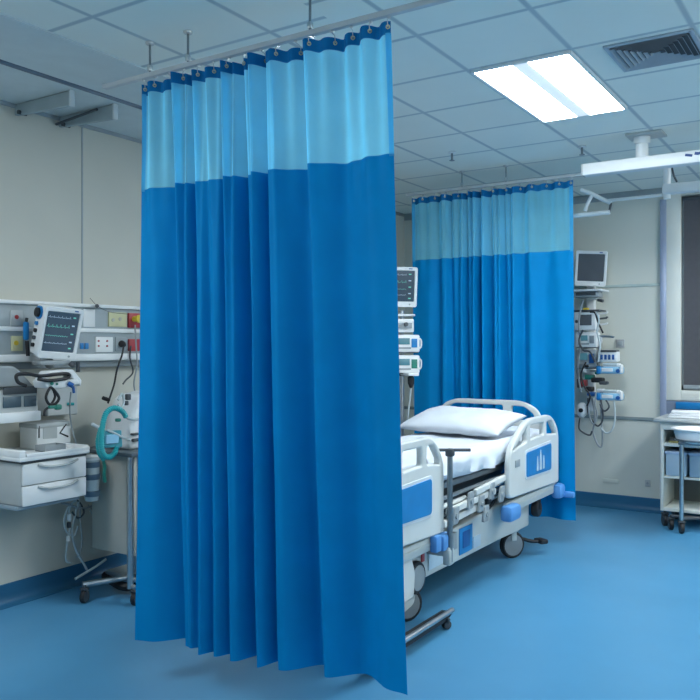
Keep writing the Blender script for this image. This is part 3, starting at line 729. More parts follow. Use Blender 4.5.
# plugs with cords
t = thing('power_plug', 'black power plug and cord in the grey socket left of the front curtain', 'plug', atx(121, 343, hx + .03))
c = atx(121, 343.5, hx + .012)
mk('plug_head', B().lathe([(.024, 0), (.026, .01), (.022, .03), (.010, .045)], c, (1, 0, -.3), n=14), BLACK, t)
mk('cord', B().tube([c + Vector((.03, 0, -.01)), atx(122, 355, hx + .07), atx(117, 370, hx + .08), atx(114, 385, hx + .10), atx(108, 403, hx + .14)], .007, n=7).cyl(atx(109, 400, hx + .14), atx(103, 398, hx + .14), .014, n=8), BLACK, t)
cable('oxygen_tube', 'thin dark tube falling from the yellow flow regulator', [atx(135, 325, hx + .06), atx(136, 345, hx + .07), atx(137, 365, hx + .08), atx(134, 385, hx + .1), atx(139, 405, hx + .1)], .006, GREYP, 'tube')
cable('signal_cord', 'short grey cord curling under the red socket', [atx(131, 346, hx + .02), atx(130, 358, hx + .05), atx(133, 372, hx + .06), atx(126, 380, hx + .07), atx(123, 384, hx + .08)], .006, DARKG, 'cord')

# ------------------------------------------------------------------ monitors
def monitor(label, loc, rotz, tilt, w, h, d, on, group=None, side=True, roll=0):
    t = thing('patient_monitor', label, 'monitor', loc, (roll, 0, rotz), group)
    # local: face looks along +x, width along y, height along z
    T = Matrix.Rotation(tilt, 4, 'Y')
    def tr(b): b.v = [T @ v for v in b.v]; return b
    body = B().box((-d * .45, 0, 0), (d * .9, w * .94, h * .96), .018)
    hs = mk('housing', tr(body), WHITE, t, world=False)
    fr = B().prism(rnd([(-w / 2, -h / 2), (w / 2, -h / 2), (w / 2, h / 2), (-w / 2, h / 2)], .022), .03, lambda a, b, c: Vector((.008 + c, a, b)), holes=[rnd([(-w * .42, -h * .36), (w * .42, -h * .36), (w * .42, h * .41), (-w * .42, h * .41)], .008)], bev=.005)
    mk('bezel', tr(fr), WHITE, t, world=False)
    sc = mk('screen', tr(B().bb((.005, -w * .425, -h * .365), (.012, w * .425, h * .415))), SCREEN if on else SCREENOFF, t, world=False)
    if on:
        def wave(z, amp, f, y0, y1):
            n = 44; pts = []
            for i in range(n + 1):
                y = y0 + (y1 - y0) * i / n; ph = (i * f) % 8
                a = amp * (1 if ph == 3 else (-.35 if ph == 4 else .12 * math.sin(i)))
                pts.append((.0135, y, z + a))
            return tr(B().tube(pts, .0013, n=4, sub=1))
        mk('trace', wave(h * .30, h * .03, 1, -w * .38, w * .2), TRACEW, sc, world=False)
        mk('trace', wave(h * .12, h * .05, 1, -w * .38, w * .2), TRACEG, sc, world=False)
        mk('trace', wave(-h * .05, h * .035, 2, -w * .38, w * .2), TRACEG, sc, world=False)
        mk('trace', wave(-h * .20, h * .02, 1, -w * .38, w * .2), TRACEW, sc, world=False)
        for k, z in enumerate((.32, .16, 0, -.16, -.28)):
            mk('readout', tr(B().box((.013, w * .30, h * z), (.002, w * .07, h * .025), .0005)), TRACEW if k % 2 else TRACEG, sc, world=False)
    mk('logo_plate', tr(B().box((.024, w * .3, h * .455), (.003, w * .1, h * .025), .001)), DBLUE, t, world=False)
    mk('power_button', tr(B().cyl((.02, w * .3, -h * .43), (.027, w * .3, -h * .43), .007, n=12)), GREYP, t, world=False)
    if side:
        kn = mk('side_dial', tr(B().cyl((-d * .45, -w * .47, h * .33), (-d * .45, -w * .47 - .025, h * .33), .03, n=18)), BLACK, t, world=False)
        mk('dial_collar', tr(B().cyl((-d * .45, -w * .46, h * .33), (-d * .45, -w * .47 - .01, h * .33), .042, n=18)), PBLUE, kn, world=False)
        for k in range(4):
            mk('side_port', tr(B().cyl((-d * .5, -w * .46, h * (.12 - .14 * k)), (-d * .5, -w * .47 - .014, h * (.12 - .14 * k)), .013, n=10)), (PBLUE, BLACK, DARKG, BLACK)[k], t, world=False)
    return t
m1 = monitor('white patient monitor showing traces, mounted on the left wall', tuple(atx(59.5, 333, -4.33)), R(-9), R(13), .262, .335, .13, True, roll=R(-4))
t = thing('monitor_mount', 'grey swivel bracket joining the left wall panel to the big white monitor', 'bracket', (hx, 3.35, 1.6))
c = Vector(m1.location)
mk('arm', B().tube([(hx + .03, c.y + .05, 1.60), (hx + .12, c.y + .04, 1.55), (c.x - .10, c.y, c.z - .17)], .022, n=10), GREYP, t)
mk('plate', B().box((c.x - .08, c.y, c.z - .19), (.16, .20, .03), .01, rot=R(-16)), GREYP, t)
mk('knob', B().cyl(atx(70, 363, -4.30), atx(74, 366, -4.28), .018, n=12).cyl(atx(78, 362, -4.36), atx(78, 372, -4.36), .014, n=10), DARKG, t)
# hand set hanging left of the monitor
t = thing('suction_gauge', 'blue and dark suction handset hanging left of the big white monitor', 'gauge', tuple(atx(26, 333, hx + .03)))
mk('body', B().box(atx(26, 331, hx + .045), (.03, .035, .12), .012), PBLUE, t)
mk('nozzle', B().cyl(atx(26, 322, hx + .045), atx(27, 318, hx + .045), .010, n=10), BLACK, t)
mk('hose_tail', B().cyl(atx(27, 341, hx + .045), atx(28, 356, hx + .05), .012, n=10), BLACK, t)
# holder with folded cuff and hose under the monitor
t = thing('module_holder', 'white curved module holder with coiled dark hose, under the big white monitor', 'module holder', tuple(atx(58, 385, -4.35)))
x = -4.33
def yzat(x, pts): return [(atx(px, py, x).y, atx(px, py, x).z) for px, py in pts]
mk('shell', B().prism(rnd(yzat(x, [(38, 381), (45, 371), (68, 369), (77, 380), (76, 386), (71, 384), (66, 374), (47, 376), (42, 381)]), .006), .10, yz(x), bev=.008), WHITE, t)
mk('base', B().prism(rnd(yzat(x, [(38, 381), (72, 379), (74, 384), (58, 388), (40, 388)]), .008), .12, yz(x), bev=.008), WHITE, t)
mk('coiled_hose', B().tube([atx(38, 379, x + .07), atx(50, 380.5, x + .075), (atx(67, 378, x + .07)), atx(68, 374, x + .07), atx(55, 374.5, x + .07), atx(40, 376, x + .07), atx(28, 374, x + .03), atx(17, 375, x), atx(18, 382, x), atx(26, 386, x)], .011, n=8), BLACK, t)
mk('port', B().cyl(atx(52, 383.5, x + .06), atx(52, 383.5, x + .075), .011, n=10).cyl(atx(57, 384, x + .06), atx(57, 384, x + .07), .008, n=10), GREEN, t)
mk('connector', B().cyl(atx(68, 383, x + .06), atx(73, 386, x + .08), .016, n=10).cyl(atx(73, 386, x + .07), atx(74, 393, x + .07), .009, n=8), DBLUE, t)
mk('cable_loop', B().tube([atx(50, 388, x + .06), atx(46, 397, x + .06), atx(49, 404, x + .06), atx(55, 404, x + .06), atx(59, 398, x + .06), atx(54, 390, x + .06)], .009, n=7, closed=True).tube([atx(53, 389, x + .05), atx(55, 397, x + .05), atx(50, 406, x + .05), atx(45, 410, x + .05), atx(44, 416, x + .05)], .008, n=7), BLACK, t)
mk('green_clip', B().box(atx(58, 407, x + .06), (.03, .045, .035), .01).box(atx(52, 407, x + .06), (.025, .05, .02), .006), GREEN, t)
# grey bottle shape behind and ventilator at the left edge
t = thing('transport_ventilator', 'pale grey ventilator with two small dark windows at the left edge', 'ventilator', tuple(atx(15, 422, -4.43)))
x = -4.40
mk('housing', B().prism(rnd(yzat(x, [(-24, 391), (38, 390), (39, 417), (33, 420), (-24, 424)]), .012), .22, yz(x - .11), bev=.015), LGREY, t)
mk('top_hood', B().prism(rnd(yzat(x - .05, [(-24, 366), (14, 366), (20, 370), (36, 388), (-24, 390)]), .015), .16, yz(x - .13), bev=.015), GREYP, t)
for (a, b_, c_, d_) in ((3, 397, 21, 407), (24, 396, 36, 406)): plate('window', a, b_, c_, d_, mat('dull window', (.07, .11, .14), .25), .006, x=x + .004)
plate('display_strip', 3, 387.5, 36, 393, DARKG, .012, x=x + .002)
plate('base_lip', -20, 415, 38, 420, WHITE, .03, x=x)
t = thing('wall_box', 'pale grey wall box behind the coiled hose, under the big white monitor', 'box', tuple(atx(58, 415, WX)))
mk('case', B().prism(rnd(yzat(WX + .06, [(42, 388), (72, 386), (72, 414), (42, 416)]), .008), .12, yz(WX + .06), bev=.008), LGREY, t)
mk('tube_port', B().cyl(atx(67, 404, WX + .12), atx(74, 404, WX + .14), .010, n=8), TEAL, t)

# ------------------------------------------------------------------ wall-hung drawer unit
fx = -4.20
ca = atx(23, 467, fx); cb = atx(86.5, 454, fx)
uy0, uy1 = ca.y, cb.y; uz1 = .975; uz0 = .725
t = thing('drawer_unit', 'wall-hung white drawer unit with two drawers and a raised-edge top', 'drawer unit', (WX + .2, (uy0 + uy1) / 2, uz0))
mk('carcass', B().bb((WX + .002, uy0, uz0), (fx - .02, uy1, uz1 + .02), .006), LGREY, t)
for (z0, z1) in ((uz0, uz0 + .118), (uz0 + .124, uz1)):
    dr = mk('drawer', B().bb((fx - .02, uy0 + .002, z0), (fx, uy1 - .002, z1), .005), WHITE, t)
    mk('drawer_pull', B().tube([(fx + .002, uy0 + .10, z1 - .012), (fx + .014, uy0 + .18, z1 - .030), (fx + .014, uy1 - .15, z1 - .030), (fx + .002, uy1 - .07, z1 - .012)], .008, n=8), LGREY, dr)
mk('gap_strip', B().bb((WX + .01, uy0 - .004, uz1 + .003), (fx - .004, uy1 + .004, uz1 + .02), .002), DARKG, t)
mk('worktop', B().bb((WX + .002, uy0 - .03, uz1 + .018), (fx + .012, uy1 + .02, uz1 + .045), .008), WHITE, t)
lip = B().bb((fx - .012, uy0 + .02, uz1 + .04), (fx + .012, uy1 + .02, uz1 + .062), .006).bb((WX + .01, uy1 - .002, uz1 + .04), (fx, uy1 + .02, uz1 + .07), .006).bb((WX + .01, uy0 - .03, uz1 + .04), (fx + .01, uy0 + .015, uz1 + .085), .008)
mk('raised_lip', lip, WHITE, t)
mk('glass_strip', B().bb((WX + .002, uy0 - .02, uz0 - .025), (fx - .03, uy1 - .03, uz0 - .002), .004), mat('bluish strip', (.26, .34, .40), .3), t)
# things on the unit
zt = uz1 + .045
t = thing('supply_box', 'white supply box with black angled marks on the drawer unit', 'box', (-4.5, 3.35, zt))
by0, by1 = atx(37, 440, -4.42).y, atx(71, 440, -4.42).y
mk('carton', B().bb((-4.6, by0, zt), (-4.42, by1, zt + .155), .008), WHITE, t)
mk('lid', B().bb((-4.605, by0 - .004, zt + .135), (-4.415, by1 + .004, zt + .165), .006), LGREY, t)
x = -4.419
mk('angled_mark', B().tube([atx(66, 424, x), atx(60, 433, x), atx(68, 436.5, x)], .006, n=6, sub=1).tube([atx(39, 426, x), atx(39, 438, x)], .005, n=6, sub=1), BLACK, t)
mk('side_flap', B().prism(rnd(yzat(x, [(43, 425), (57, 424), (57, 438), (43, 439)]), .004), .004, yz(x), bev=.001), LGREY, t)
t = thing('instrument_tray', 'small grey tray in front of the white supply box', 'tray', (-4.33, 3.27, zt))
ty0, ty1 = atx(43, 447, -4.30).y, atx(64, 447, -4.30).y
mk('dish', B().bb((-4.38, ty0, zt), (-4.28, ty1, zt + .012), .004).bb((-4.285, ty0, zt), (-4.28, ty1, zt + .04), .002).bb((-4.38, ty0, zt), (-4.375, ty1, zt + .04), .002).bb((-4.38, ty0, zt), (-4.28, ty0 + .006, zt + .04), .002).bb((-4.38, ty1 - .006, zt), (-4.28, ty1, zt + .04), .002), GREYP, t)
cable('drip_line', 'thin grey line hanging from the module holder past the supply box', [atx(71, 392, -4.36), atx(70, 405, -4.38), atx(70.5, 420, -4.40), atx(74, 436, -4.40), atx(77, 446, -4.40)], .005, GREYP, 'tube')

# suction canister and hanging tubing between drawer unit and trolley
cp = atx(92, 500, -4.30)
t = thing('suction_canister', 'pale suction canister with blue bands hanging right of the drawer unit', 'canister', (cp.x, cp.y, .62))
mk('jar', B().lathe([(.04, 0), (.045, .01), (.05, .24), (.05, .27), (.03, .28)], (cp.x, cp.y, .66), n=20), TUBE, t)
for z in (.69, .80, .88): mk('band', B().lathe([(.049, 0), (.052, .004), (.053, .034), (.05, .038)], (cp.x, cp.y, z), n=20), mat('slate band', (.11, .18, .25), .4), t)
mk('lid', B().lathe([(.054, 0), (.054, .02), (.03, .03)], (cp.x, cp.y, .93), n=20), WHITE, t)
mk('wall_holder', B().bb((WX, cp.y - .04, .80), (cp.x - .04, cp.y + .04, .84), .005), GREYP, t)
x = -4.50
for k, (lab, pts, r, m) in enumerate((
    ('clear tube looping down the wall below the drawer unit, leftmost', [(72, 503), (69, 512), (70, 525), (67, 545), (66, 560), (71, 563)], .007, TUBE),
    ('clear tube from the canister sweeping down to the floor', [(79, 500), (74, 520), (72, 535), (77, 552), (84, 564), (88, 572)], .008, TUBE),
    ('dark tube tangled below the suction canister', [(62, 503), (70, 505), (80, 508), (92, 506), (98, 497)], .008, GREYP),
    ('thin pale tube slanting right from the suction canister to the trolley base', [(90, 510), (96, 522), (101, 535)], .005, TUBE),
    ('pale tube looping left and back under the drawer unit', [(76, 500), (68, 508), (64, 522), (67, 532), (74, 536), (78, 526)], .006, TUBE),
    ('grey tube hanging straight beside the tube connectors', [(80, 503), (80, 520), (82, 538), (80, 552), (76, 558)], .006, GREYP),
    ('short dark tube curling over the tube connectors', [(66, 500), (73, 497), (79, 502), (84, 512), (78, 518), (72, 512)], .007, DARKG),
    ('grey looped tube beside the suction canister', [(88, 505), (97, 512), (108, 505), (107, 495), (101, 490)], .005, GREYP))):
    cable('drain_tube', lab, [atx(a, b_, x) for a, b_ in pts], r, m, 'tube')
t = thing('tube_connector', 'small white and dark connectors on the tube under the drawer unit', 'connector', tuple(atx(70, 520, -4.49)))
mk('valve', B().cyl(atx(69, 514, -4.49), atx(69.5, 520, -4.49), .015, n=10), WHITE, t)
mk('valve', B().cyl(atx(68, 536, -4.49), atx(68, 541, -4.49), .013, n=10), WHITE, t)
mk('clip', B().box(atx(69, 525, -4.49), (.02, .025, .04), .006), DARKG, t)
cable('floor_tube', 'stiff pale tube slanting down to the floor near the trolley castor', [atx(106, 559, -4.42), atx(95, 567, -4.43), atx(75, 579, -4.45)], .009, TUBE, 'tube')

# ------------------------------------------------------------------ ventilator trolley
tx1, tx0, ty0, ty1 = -4.02, -4.45, 3.63, 4.15
t = thing('equipment_trolley', 'grey equipment trolley with drawers and steel post, left of the front curtain', 'trolley', (-4.2, 3.8, 0))
mk('cabinet', B().bb((tx0, ty0, .30), (tx1 - .015, ty1, .955), .008), CREAM, t)
for z0, z1 in ((.31, .55), (.56, .74), (.75, .86), (.87, .95)):
    d = mk('drawer', B().bb((tx1 - .016, ty0 + .03, z0), (tx1, ty1 - .01, z1), .004), WHITE, t)
    mk('drawer_pull', B().tube([(tx1 + .002, ty0 + .15, z1 - .02), (tx1 + .018, ty0 + .18, z1 - .02), (tx1 + .018, ty1 - .15, z1 - .02), (tx1 + .002, ty1 - .12, z1 - .02)], .006, n=6, sub=1), GREYP, d)
mk('worktop', B().bb((tx0 - .06, ty0 - .06, .958), (tx1 + .03, ty1 + .03, .985), .006), mat('dark worktop', (.10, .13, .15), .4), t)
mk('post', B().cyl((-4.035, 3.60, .10), (-4.035, 3.60, .965), .021, n=16), STEEL, t)
mk('base_bar', B().tube([(-4.32, 3.45, .115), (-4.24, 3.62, .118), (-4.14, 3.86, .118)], .020, n=10, sub=4).tube([(-4.14, 3.72, .118), (-4.05, 3.62, .116), (-3.98, 3.60, .11)], .016, n=10, sub=4).bb((-4.40, 3.70, .10), (-4.04, 4.12, .14), .01).bb((-4.2, 3.75, .13), (-4.1, 3.95, .31), .01), STEEL, t)
for (x, y) in ((-4.30, 3.45), (-3.99, 3.60), (-4.36, 4.05), (-4.05, 4.08)): castor(t, (x, y, 0), .042, .03, yaw=R(20), stem=.02, mh=DARKG)
mk('cable_bundle', B().tube([(-4.42, 3.72, .10), (-4.25, 3.70, .06), (-4.15, 3.80, .05), (-4.3, 3.95, .06)], .03, n=8), BLACK, t)
x = -4.15
t = thing('breathing_machine', 'white breathing machine with teal label on top of the grey trolley', 'ventilator', (-4.2, 3.85, .985))
mk('housing', B().prism(rnd([(3.66, .987), (4.05, .987), (4.05, 1.32), (3.95, 1.37), (3.76, 1.34), (3.68, 1.20)], .04), .26, yz(-4.24), bev=.03), WHITE, t)
x = -4.10
mk('teal_label', B().prism(rnd(yzat(x, [(106, 435), (119, 434), (118, 443), (106, 444)]), .004), .012, yz(x), bev=.003), CYANP, t)
mk('label_backing', B().prism(rnd(yzat(x - .01, [(103, 431), (121, 430), (122, 447), (104, 448)]), .01), .02, yz(x - .014), bev=.004), mat('teal dark', (.05, .28, .34), .4), t)
for (a, b_, w_, h_) in ((128, 397, .03, .04), (126, 403, .025, .03), (118, 420, .03, .022), (135, 434, .06, .015), (136, 440, .06, .02)):
    c = atx(a, b_, x); mk('port', B().box(c, (.03, w_, h_), .006), DARKG if a != 118 else GREEN, t)
mk('side_tube', B().tube([atx(118, 400, x), atx(122, 394, x), atx(124, 402, x), atx(121, 408, x), atx(118, 404, x)], .008, n=7).tube([atx(124, 416, x), atx(130, 419, x), atx(138, 419, x)], .009, n=7).tube([atx(107, 430, x), atx(114, 433, x), atx(122, 437, x), atx(130, 440, x)], .008, n=7), TUBE, t)
mk('white_bar', B().tube([atx(92, 424, x), atx(98, 427, x), atx(104, 429, x)], .010, n=7), WHITE, t)
def ridged(f, i): return 1.0 if i % 2 else .84
x = -4.02
hp = [(126, 417), (122, 411), (114, 408), (107, 412), (103.5, 421), (101.5, 434), (101.5, 447), (104, 455), (109, 457), (114, 454), (117, 447)]
tag(mk('breathing_hose', B().tube([atx(a, b_, x) for a, b_ in hp], .0185, n=10, sub=10, rf=ridged).tube([atx(101, 428, x - .04), atx(98, 440, x - .04), atx(99, 452, x - .04), atx(104, 460, x - .03)], .0165, n=10, sub=10, rf=ridged), TEAL), 'looped teal corrugated breathing hose in front of the breathing machine', 'hose')
tag(mk('green_tube', B().tube([atx(103, 458, -4.06), atx(104.5, 466, -4.06), atx(104, 474, -4.07), atx(105, 482, -4.08)], .012, n=8, sub=8, rf=ridged), GREEN), 'short dark green tube dangling below the teal hose', 'tube')

# ------------------------------------------------------------------ monitor stand beside the bed head
sx, sy = -3.52, 6.30
t = thing('equipment_stand', 'steel pole stand behind the bed head carrying the middle monitor', 'stand', (sx, sy, 0))
mk('pole', B().cyl((sx, sy, .10), (sx, sy, 2.0), .020, n=14), STEEL, t)
for k in range(5):
    a = R(18 + 72 * k); e = Vector((sx + .26 * math.cos(a), sy + .26 * math.sin(a), 0))
    mk('base_leg', B().tube([(sx, sy, .14), (e.x, e.y, .10)], .016, n=8, sub=1), STEEL, t)
    castor(t, e, .03, .02, yaw=a, stem=.014, mh=DARKG)
mk('shelf', B().box((sx + .01, sy - .03, 1.955), (.16, .20, .02), .006, rot=R(-30)), WHITE, t)
mk('cross_clamp', B().box((sx, sy, 1.45), (.06, .06, .08), .01).box((sx, sy, 1.7), (.06, .06, .08), .01), DARKG, t)
monitor('white patient monitor with lit traces in the gap between the two curtains', (sx - .015, sy - .04, 2.21), R(-42), R(6), .35, .36, .12, True, side=False)
t = thing('module_rack', 'white module rack with small knobs under the monitor between the curtains', 'module rack', (sx, sy - .09, 1.82))
c = Vector((sx + .04, sy - .10, 1.86))
mk('case', B().box(c, (.12, .22, .12), .012, rot=R(-42)), WHITE, t)
mk('slot', B().box(c + Vector((.055, -.045, .0)), (.02, .16, .05), .004, rot=R(-42)), GREYP, t)
mk('knob', B().cyl(c + Vector((.06, -.02, .01)), c + Vector((.09, -.05, .01)), .018, n=10), DARKG, t)
def pump(label, loc, rotz, w, h, d, body=WHITE, lcdw=.45, group=None, accent=PBLUE):
    t = thing('infusion_pump', label, 'infusion pump', loc, (0, 0, rotz), group)
    mk('case', B().box((0, 0, h / 2), (d, w, h), .016), body, t, world=False)
    mk('display', B().box((d / 2 + .002, -w * .12, h * .62), (.006, w * lcdw, h * .36), .002), LCD, t, world=False)
    mk('keypad', B().box((d / 2 + .002, w * .28, h * .52), (.006, w * .22, h * .5), .002), accent, t, world=False)
    mk('button_row', B().box((d / 2 + .002, -w * .10, h * .24), (.006, w * .5, h * .10), .002), GREYP, t, world=False)
    mk('side_clamp', B().tube([(0, w * .5, h * .2), (0, w * .62, h * .3), (0, w * .62, h * .7), (0, w * .5, h * .8)], .008, n=7, sub=3), WHITE, t, world=False)
    mk('foot_strip', B().box((0, 0, -.003), (d * .9, w * .9, .008), .002), DARKG, t, world=False)
pump('upper of the two infusion pumps on the stand between the curtains', (sx + .08, sy - .09, 1.625), R(-45), .24, .155, .14)
pump('lower of the two infusion pumps on the stand between the curtains', (sx + .08, sy - .09, 1.44), R(-45), .24, .16, .14, accent=GREEN)
t = thing('drip_chamber', 'dark drip sensor with tube hanging below the two infusion pumps', 'drip sensor', tuple(aty(411, 385, sy - .15)))
c = aty(411, 381, sy - .16)
mk('sensor', B().lathe([(.012, -.06), (.028, -.02), (.03, .03), (.012, .05)], c, n=12), BLACK, t)
mk('tube', B().tube([c + Vector((0, 0, -.05)), aty(410, 398, sy - .16), aty(408, 415, sy - .16), aty(407, 428, sy - .16)], .007, n=7), TUBE, t)
mk('bracket', B().box(c + Vector((-.03, .03, .06)), (.2, .10, .03), .008, rot=R(-40)), WHITE, t)

# ------------------------------------------------------------------ equipment column on the back wall, right of the far curtain
yt = 8.22
def Y(px, py, y=yt): return aty(px, py, y)
t = thing('equipment_column', 'white wall-mounted equipment column on the back wall, right of the far curtain', 'equipment column', (-2.44, WY, 1.0))
mk('upright', B().bb((-2.47, WY - .09, 1.0), (-2.39, WY - .005, 2.62), .01), WHITE, t)
c = Y(590, 292)
mk('shelf', B().box((c.x, yt + .02, 2.245), (.30, .30, .02), .006).box((c.x, yt + .10, 2.20), (.10, .12, .08), .01), WHITE, t)
mk('lower_shelf', B().box((c.x - .02, yt + .03, 2.04), (.28, .26, .018), .005), DARKG, t)
a = Y(597, 336); b_ = Y(614, 337)
mk('side_arm', B().cyl((-2.40, yt + .12, a.z), (a.x, yt, a.z), .016, n=10).cyl((a.x, yt, a.z), (b_.x, yt, b_.z), .012, n=10).cyl((a.x + .02, yt, a.z), (a.x + .03, yt, a.z - .22), .018, n=10), STEEL, t)
mk('lower_arm', B().cyl((-2.42, yt + .14, 1.42), (-2.15, yt, 1.42), .014, n=10).cyl((-2.42, yt + .14, 1.16), (-2.15, yt, 1.16), .014, n=10), STEEL, t)
monitor('grey-screened patient monitor on top of the column, right of the far curtain', tuple(Y(591, 268.5)), R(-80), R(5), .31, .36, .12, False, side=False, roll=R(-4))
t = thing('docking_unit', 'grey slotted dock beneath the grey-screened monitor', 'dock', tuple(Y(588, 298)))
c = Y(588, 295)
mk('case', B().box((c.x, yt, 2.205), (.26, .16, .06), .012), GREYP, t)
mk('slot', B().box((c.x, yt - .08, 2.21), (.20, .012, .03), .003), DARKG, t)
mk('cable_clip', B().cyl(Y(598, 300, yt - .06), Y(603, 301, yt - .08), .016, n=10), DARKG, t)
t = thing('module_unit', 'white vital-signs module with grey screen below the dock', 'module', (c.x - .03, yt, 1.83))
mk('case', B().box((c.x - .01, yt, 1.935), (.22, .16, .19), .014), WHITE, t)
mk('screen', B().box((c.x, yt - .081, 1.945), (.12, .006, .11), .002), SCREENOFF, t)
mk('yellow_port', B().box((c.x, yt - .06, 2.052), (.05, .06, .035), .008), YELL, t)
mk('front_knob', B().cyl((c.x - .09, yt - .08, 1.93), (c.x - .09, yt - .10, 1.93), .016, n=10), DARKG, t)
pump('upper white infusion pump in the column right of the far curtain', (c.x, yt, 1.665), R(-90), .22, .155, .15, lcdw=.4, accent=GREYP)
pump('lower grey infusion pump in the column right of the far curtain', (c.x, yt, 1.455), R(-90), .21, .19, .15, body=GREYP, lcdw=.4, accent=DBLUE)
def syringe(label, px, py, w=.24):
    p = Y(px, py, yt - .05)
    t = thing('syringe_pump', label, 'syringe pump', tuple(p))
    mk('case', B().box(p, (w, .13, .075), .02), CYANP, t)
    mk('cradle', B().box(p + Vector((.015, -.02, .05)), (w * .7, .08, .035), .01), WHITE, t)
    mk('syringe', B().cyl(p + Vector((-w * .25, -.05, .055)), p + Vector((w * .3, -.05, .055)), .016, n=12), TUBE, t)
    mk('display', B().box(p + Vector((-.02, -.066, .003)), (w * .45, .006, .035), .002), WHITE, t)
    mk('end_grip', B().box(p + Vector((w * .46, -.03, .015)), (.022, .08, .085), .01), WHITE, t)
    mk('side_dial', B().cyl(p + Vector((w * .36, -.062, -.008)), p + Vector((w * .36, -.078, -.008)), .02, n=12), DBLUE, t)
    mk('blue_cap', B().box(p + Vector((-w * .44, -.02, .0)), (.04, .13, .078), .012), PBLUE, t)
syringe('upper blue and white syringe pump beside the column', 611, 370)
syringe('lower blue and white syringe pump beside the column', 611, 396.5)
t = thing('multi_channel_pump', 'white four-channel pump block above the two syringe pumps', 'pump', tuple(Y(609, 360)))
p = Y(609, 356.5, yt - .05)
mk('case', B().box(p, (.19, .13, .105), .014), WHITE, t)
mk('top_strip', B().box(p + Vector((0.01, -.01, .055)), (.16, .13, .022), .005), DARKG, t)
for k in range(4): mk('channel', B().box(p + Vector((-.055 + .038 * k, -.067, -.005)), (.024, .006, .05), .002), DBLUE, t)
t = thing('clamp_rack', 'dark clutter of clamps and plugs between the two syringe pumps', 'clamp rack', tuple(Y(598, 386)))
for k, (px, py, w, h, m) in enumerate(((590, 377, .09, .05, GREEN), (598, 380, .12, .05, BLACK), (604, 383, .08, .035, DARKG), (584, 383, .06, .07, RED), (590, 389, .07, .05, BLACK), (598, 373, .05, .03, GREEN), (585, 370, .06, .05, WHITE), (580, 383, .04, .10, DARKG), (593, 394, .10, .04, DBLUE), (601, 390, .07, .03, WHITE), (588, 366, .05, .03, BLACK))):
    mk('clamp', B().box(Y(px, py, yt - .02 - .01 * (k % 3)), (w, .10, h), .014), m, t)
p = Y(607, 325); 
t = thing('hook_rail', 'small white hooks standing out right of the column', 'hook rail', tuple(p))
for (px, py) in ((603, 314), (603, 319), (603, 325)): mk('hook', B().cyl(Y(596, py), Y(607, py - 1), .010, n=8).cyl(Y(607, py - 1), Y(607, py - 2.5), .012, n=8), WHITE if py != 319 else DARKG, t)
mk('rail_bar', B().cyl(Y(597, 310), Y(597, 330), .012, n=8), GREYP, t)
t = thing('hand_controller', 'white oval hand controller with black button at the far curtain edge', 'controller', tuple(Y(582, 416)))
p = Y(582, 410, yt - .08)
mk('shell', B().lathe([(.02, -.075), (.045, -.05), (.052, 0), (.045, .05), (.02, .075)], p, n=18), WHITE, t)
mk('button', B().cyl(p + Vector((.005, -.046, 0)), p + Vector((.005, -.062, 0)), .022, n=12), BLACK, t)
for k, (lab, pts, m) in enumerate((
    ('dark cable in a long loop under the column, lowest of the bundle', [(592, 398), (595, 418), (593, 432), (598, 445), (602, 445), (602, 425), (600, 398)], GREYP),
    ('grey cable looping left under the column', [(588, 398), (588, 412), (592, 420), (598, 426), (603, 418), (601, 400)], DARKG),
    ('pale thin cable looping right under the column', [(614, 400), (615, 418), (612, 430), (606, 433), (601, 428)], TUBE),
    ('dark cable trailing from the white oval controller', [(580, 418), (579, 428), (584, 433), (590, 435), (592, 431)], DARKG),
    ('short grey cable hanging straight from the clamps', [(596, 392), (595, 405), (597, 414), (594, 424), (590, 418), (588, 402)], GREYP),
    ('grey cable along the left edge of the column', [(583, 300), (579, 320), (580, 345), (578, 370), (581, 392)], GREYP),
    ('black cable bending out from the yellow port of the module', [(590, 312), (595, 313), (598, 322), (603, 333)], BLACK),
    ('dark cable looping between the two infusion pumps of the column', [(583, 330), (579, 340), (583, 350), (590, 352), (595, 362)], DARKG),
    ('black cable running down past the red clamp', [(586, 362), (581, 374), (584, 386), (590, 396), (587, 406)], BLACK),
    ('thin dark cable drooping from the lower syringe pump grip', [(606, 400), (609, 407), (604, 411), (600, 404)], DARKG),
    ('pale cable from the module down to the side arm', [(596, 312), (599, 320), (597, 332), (600, 345), (598, 362)], TUBE))):
    cable('monitor_cable', lab, [Y(a, b_, yt - .09 - .01 * k) for a, b_ in pts], .009, m)
# wall plates
p = aty(620.5, 343.5, WY)
t = thing('wall_socket', 'small grey wall socket on the back wall beside the syringe pumps', 'socket', tuple(p))
mk('plate', B().box((p.x, WY - .008, p.z), (.085, .016, .085), .004), mat('socket grey', (.36, .37, .38), .5), t)
mk('rocker', B().box((p.x, WY - .018, p.z), (.05, .008, .045), .003), GREYP, t)
p = aty(611, 481, WY)
tag(mk('vent_strip', B().bb((p.x - .08, WY - .012, p.z - .02), (p.x + .08, WY, p.z + .02), .003), WALLB), 'low pale cover strip on the back wall near the skirting', 'cover strip')
p = aty(648, 483, WY)
t = thing('floor_socket', 'small pale socket low on the back wall near the steel cart', 'socket', tuple(p))
mk('plate', B().box((p.x, WY - .008, p.z), (.05, .016, .07), .004), LGREY, t)
mk('hole', B().cyl((p.x, WY - .014, p.z), (p.x, WY - .019, p.z), .012, n=10), GREYP, t)

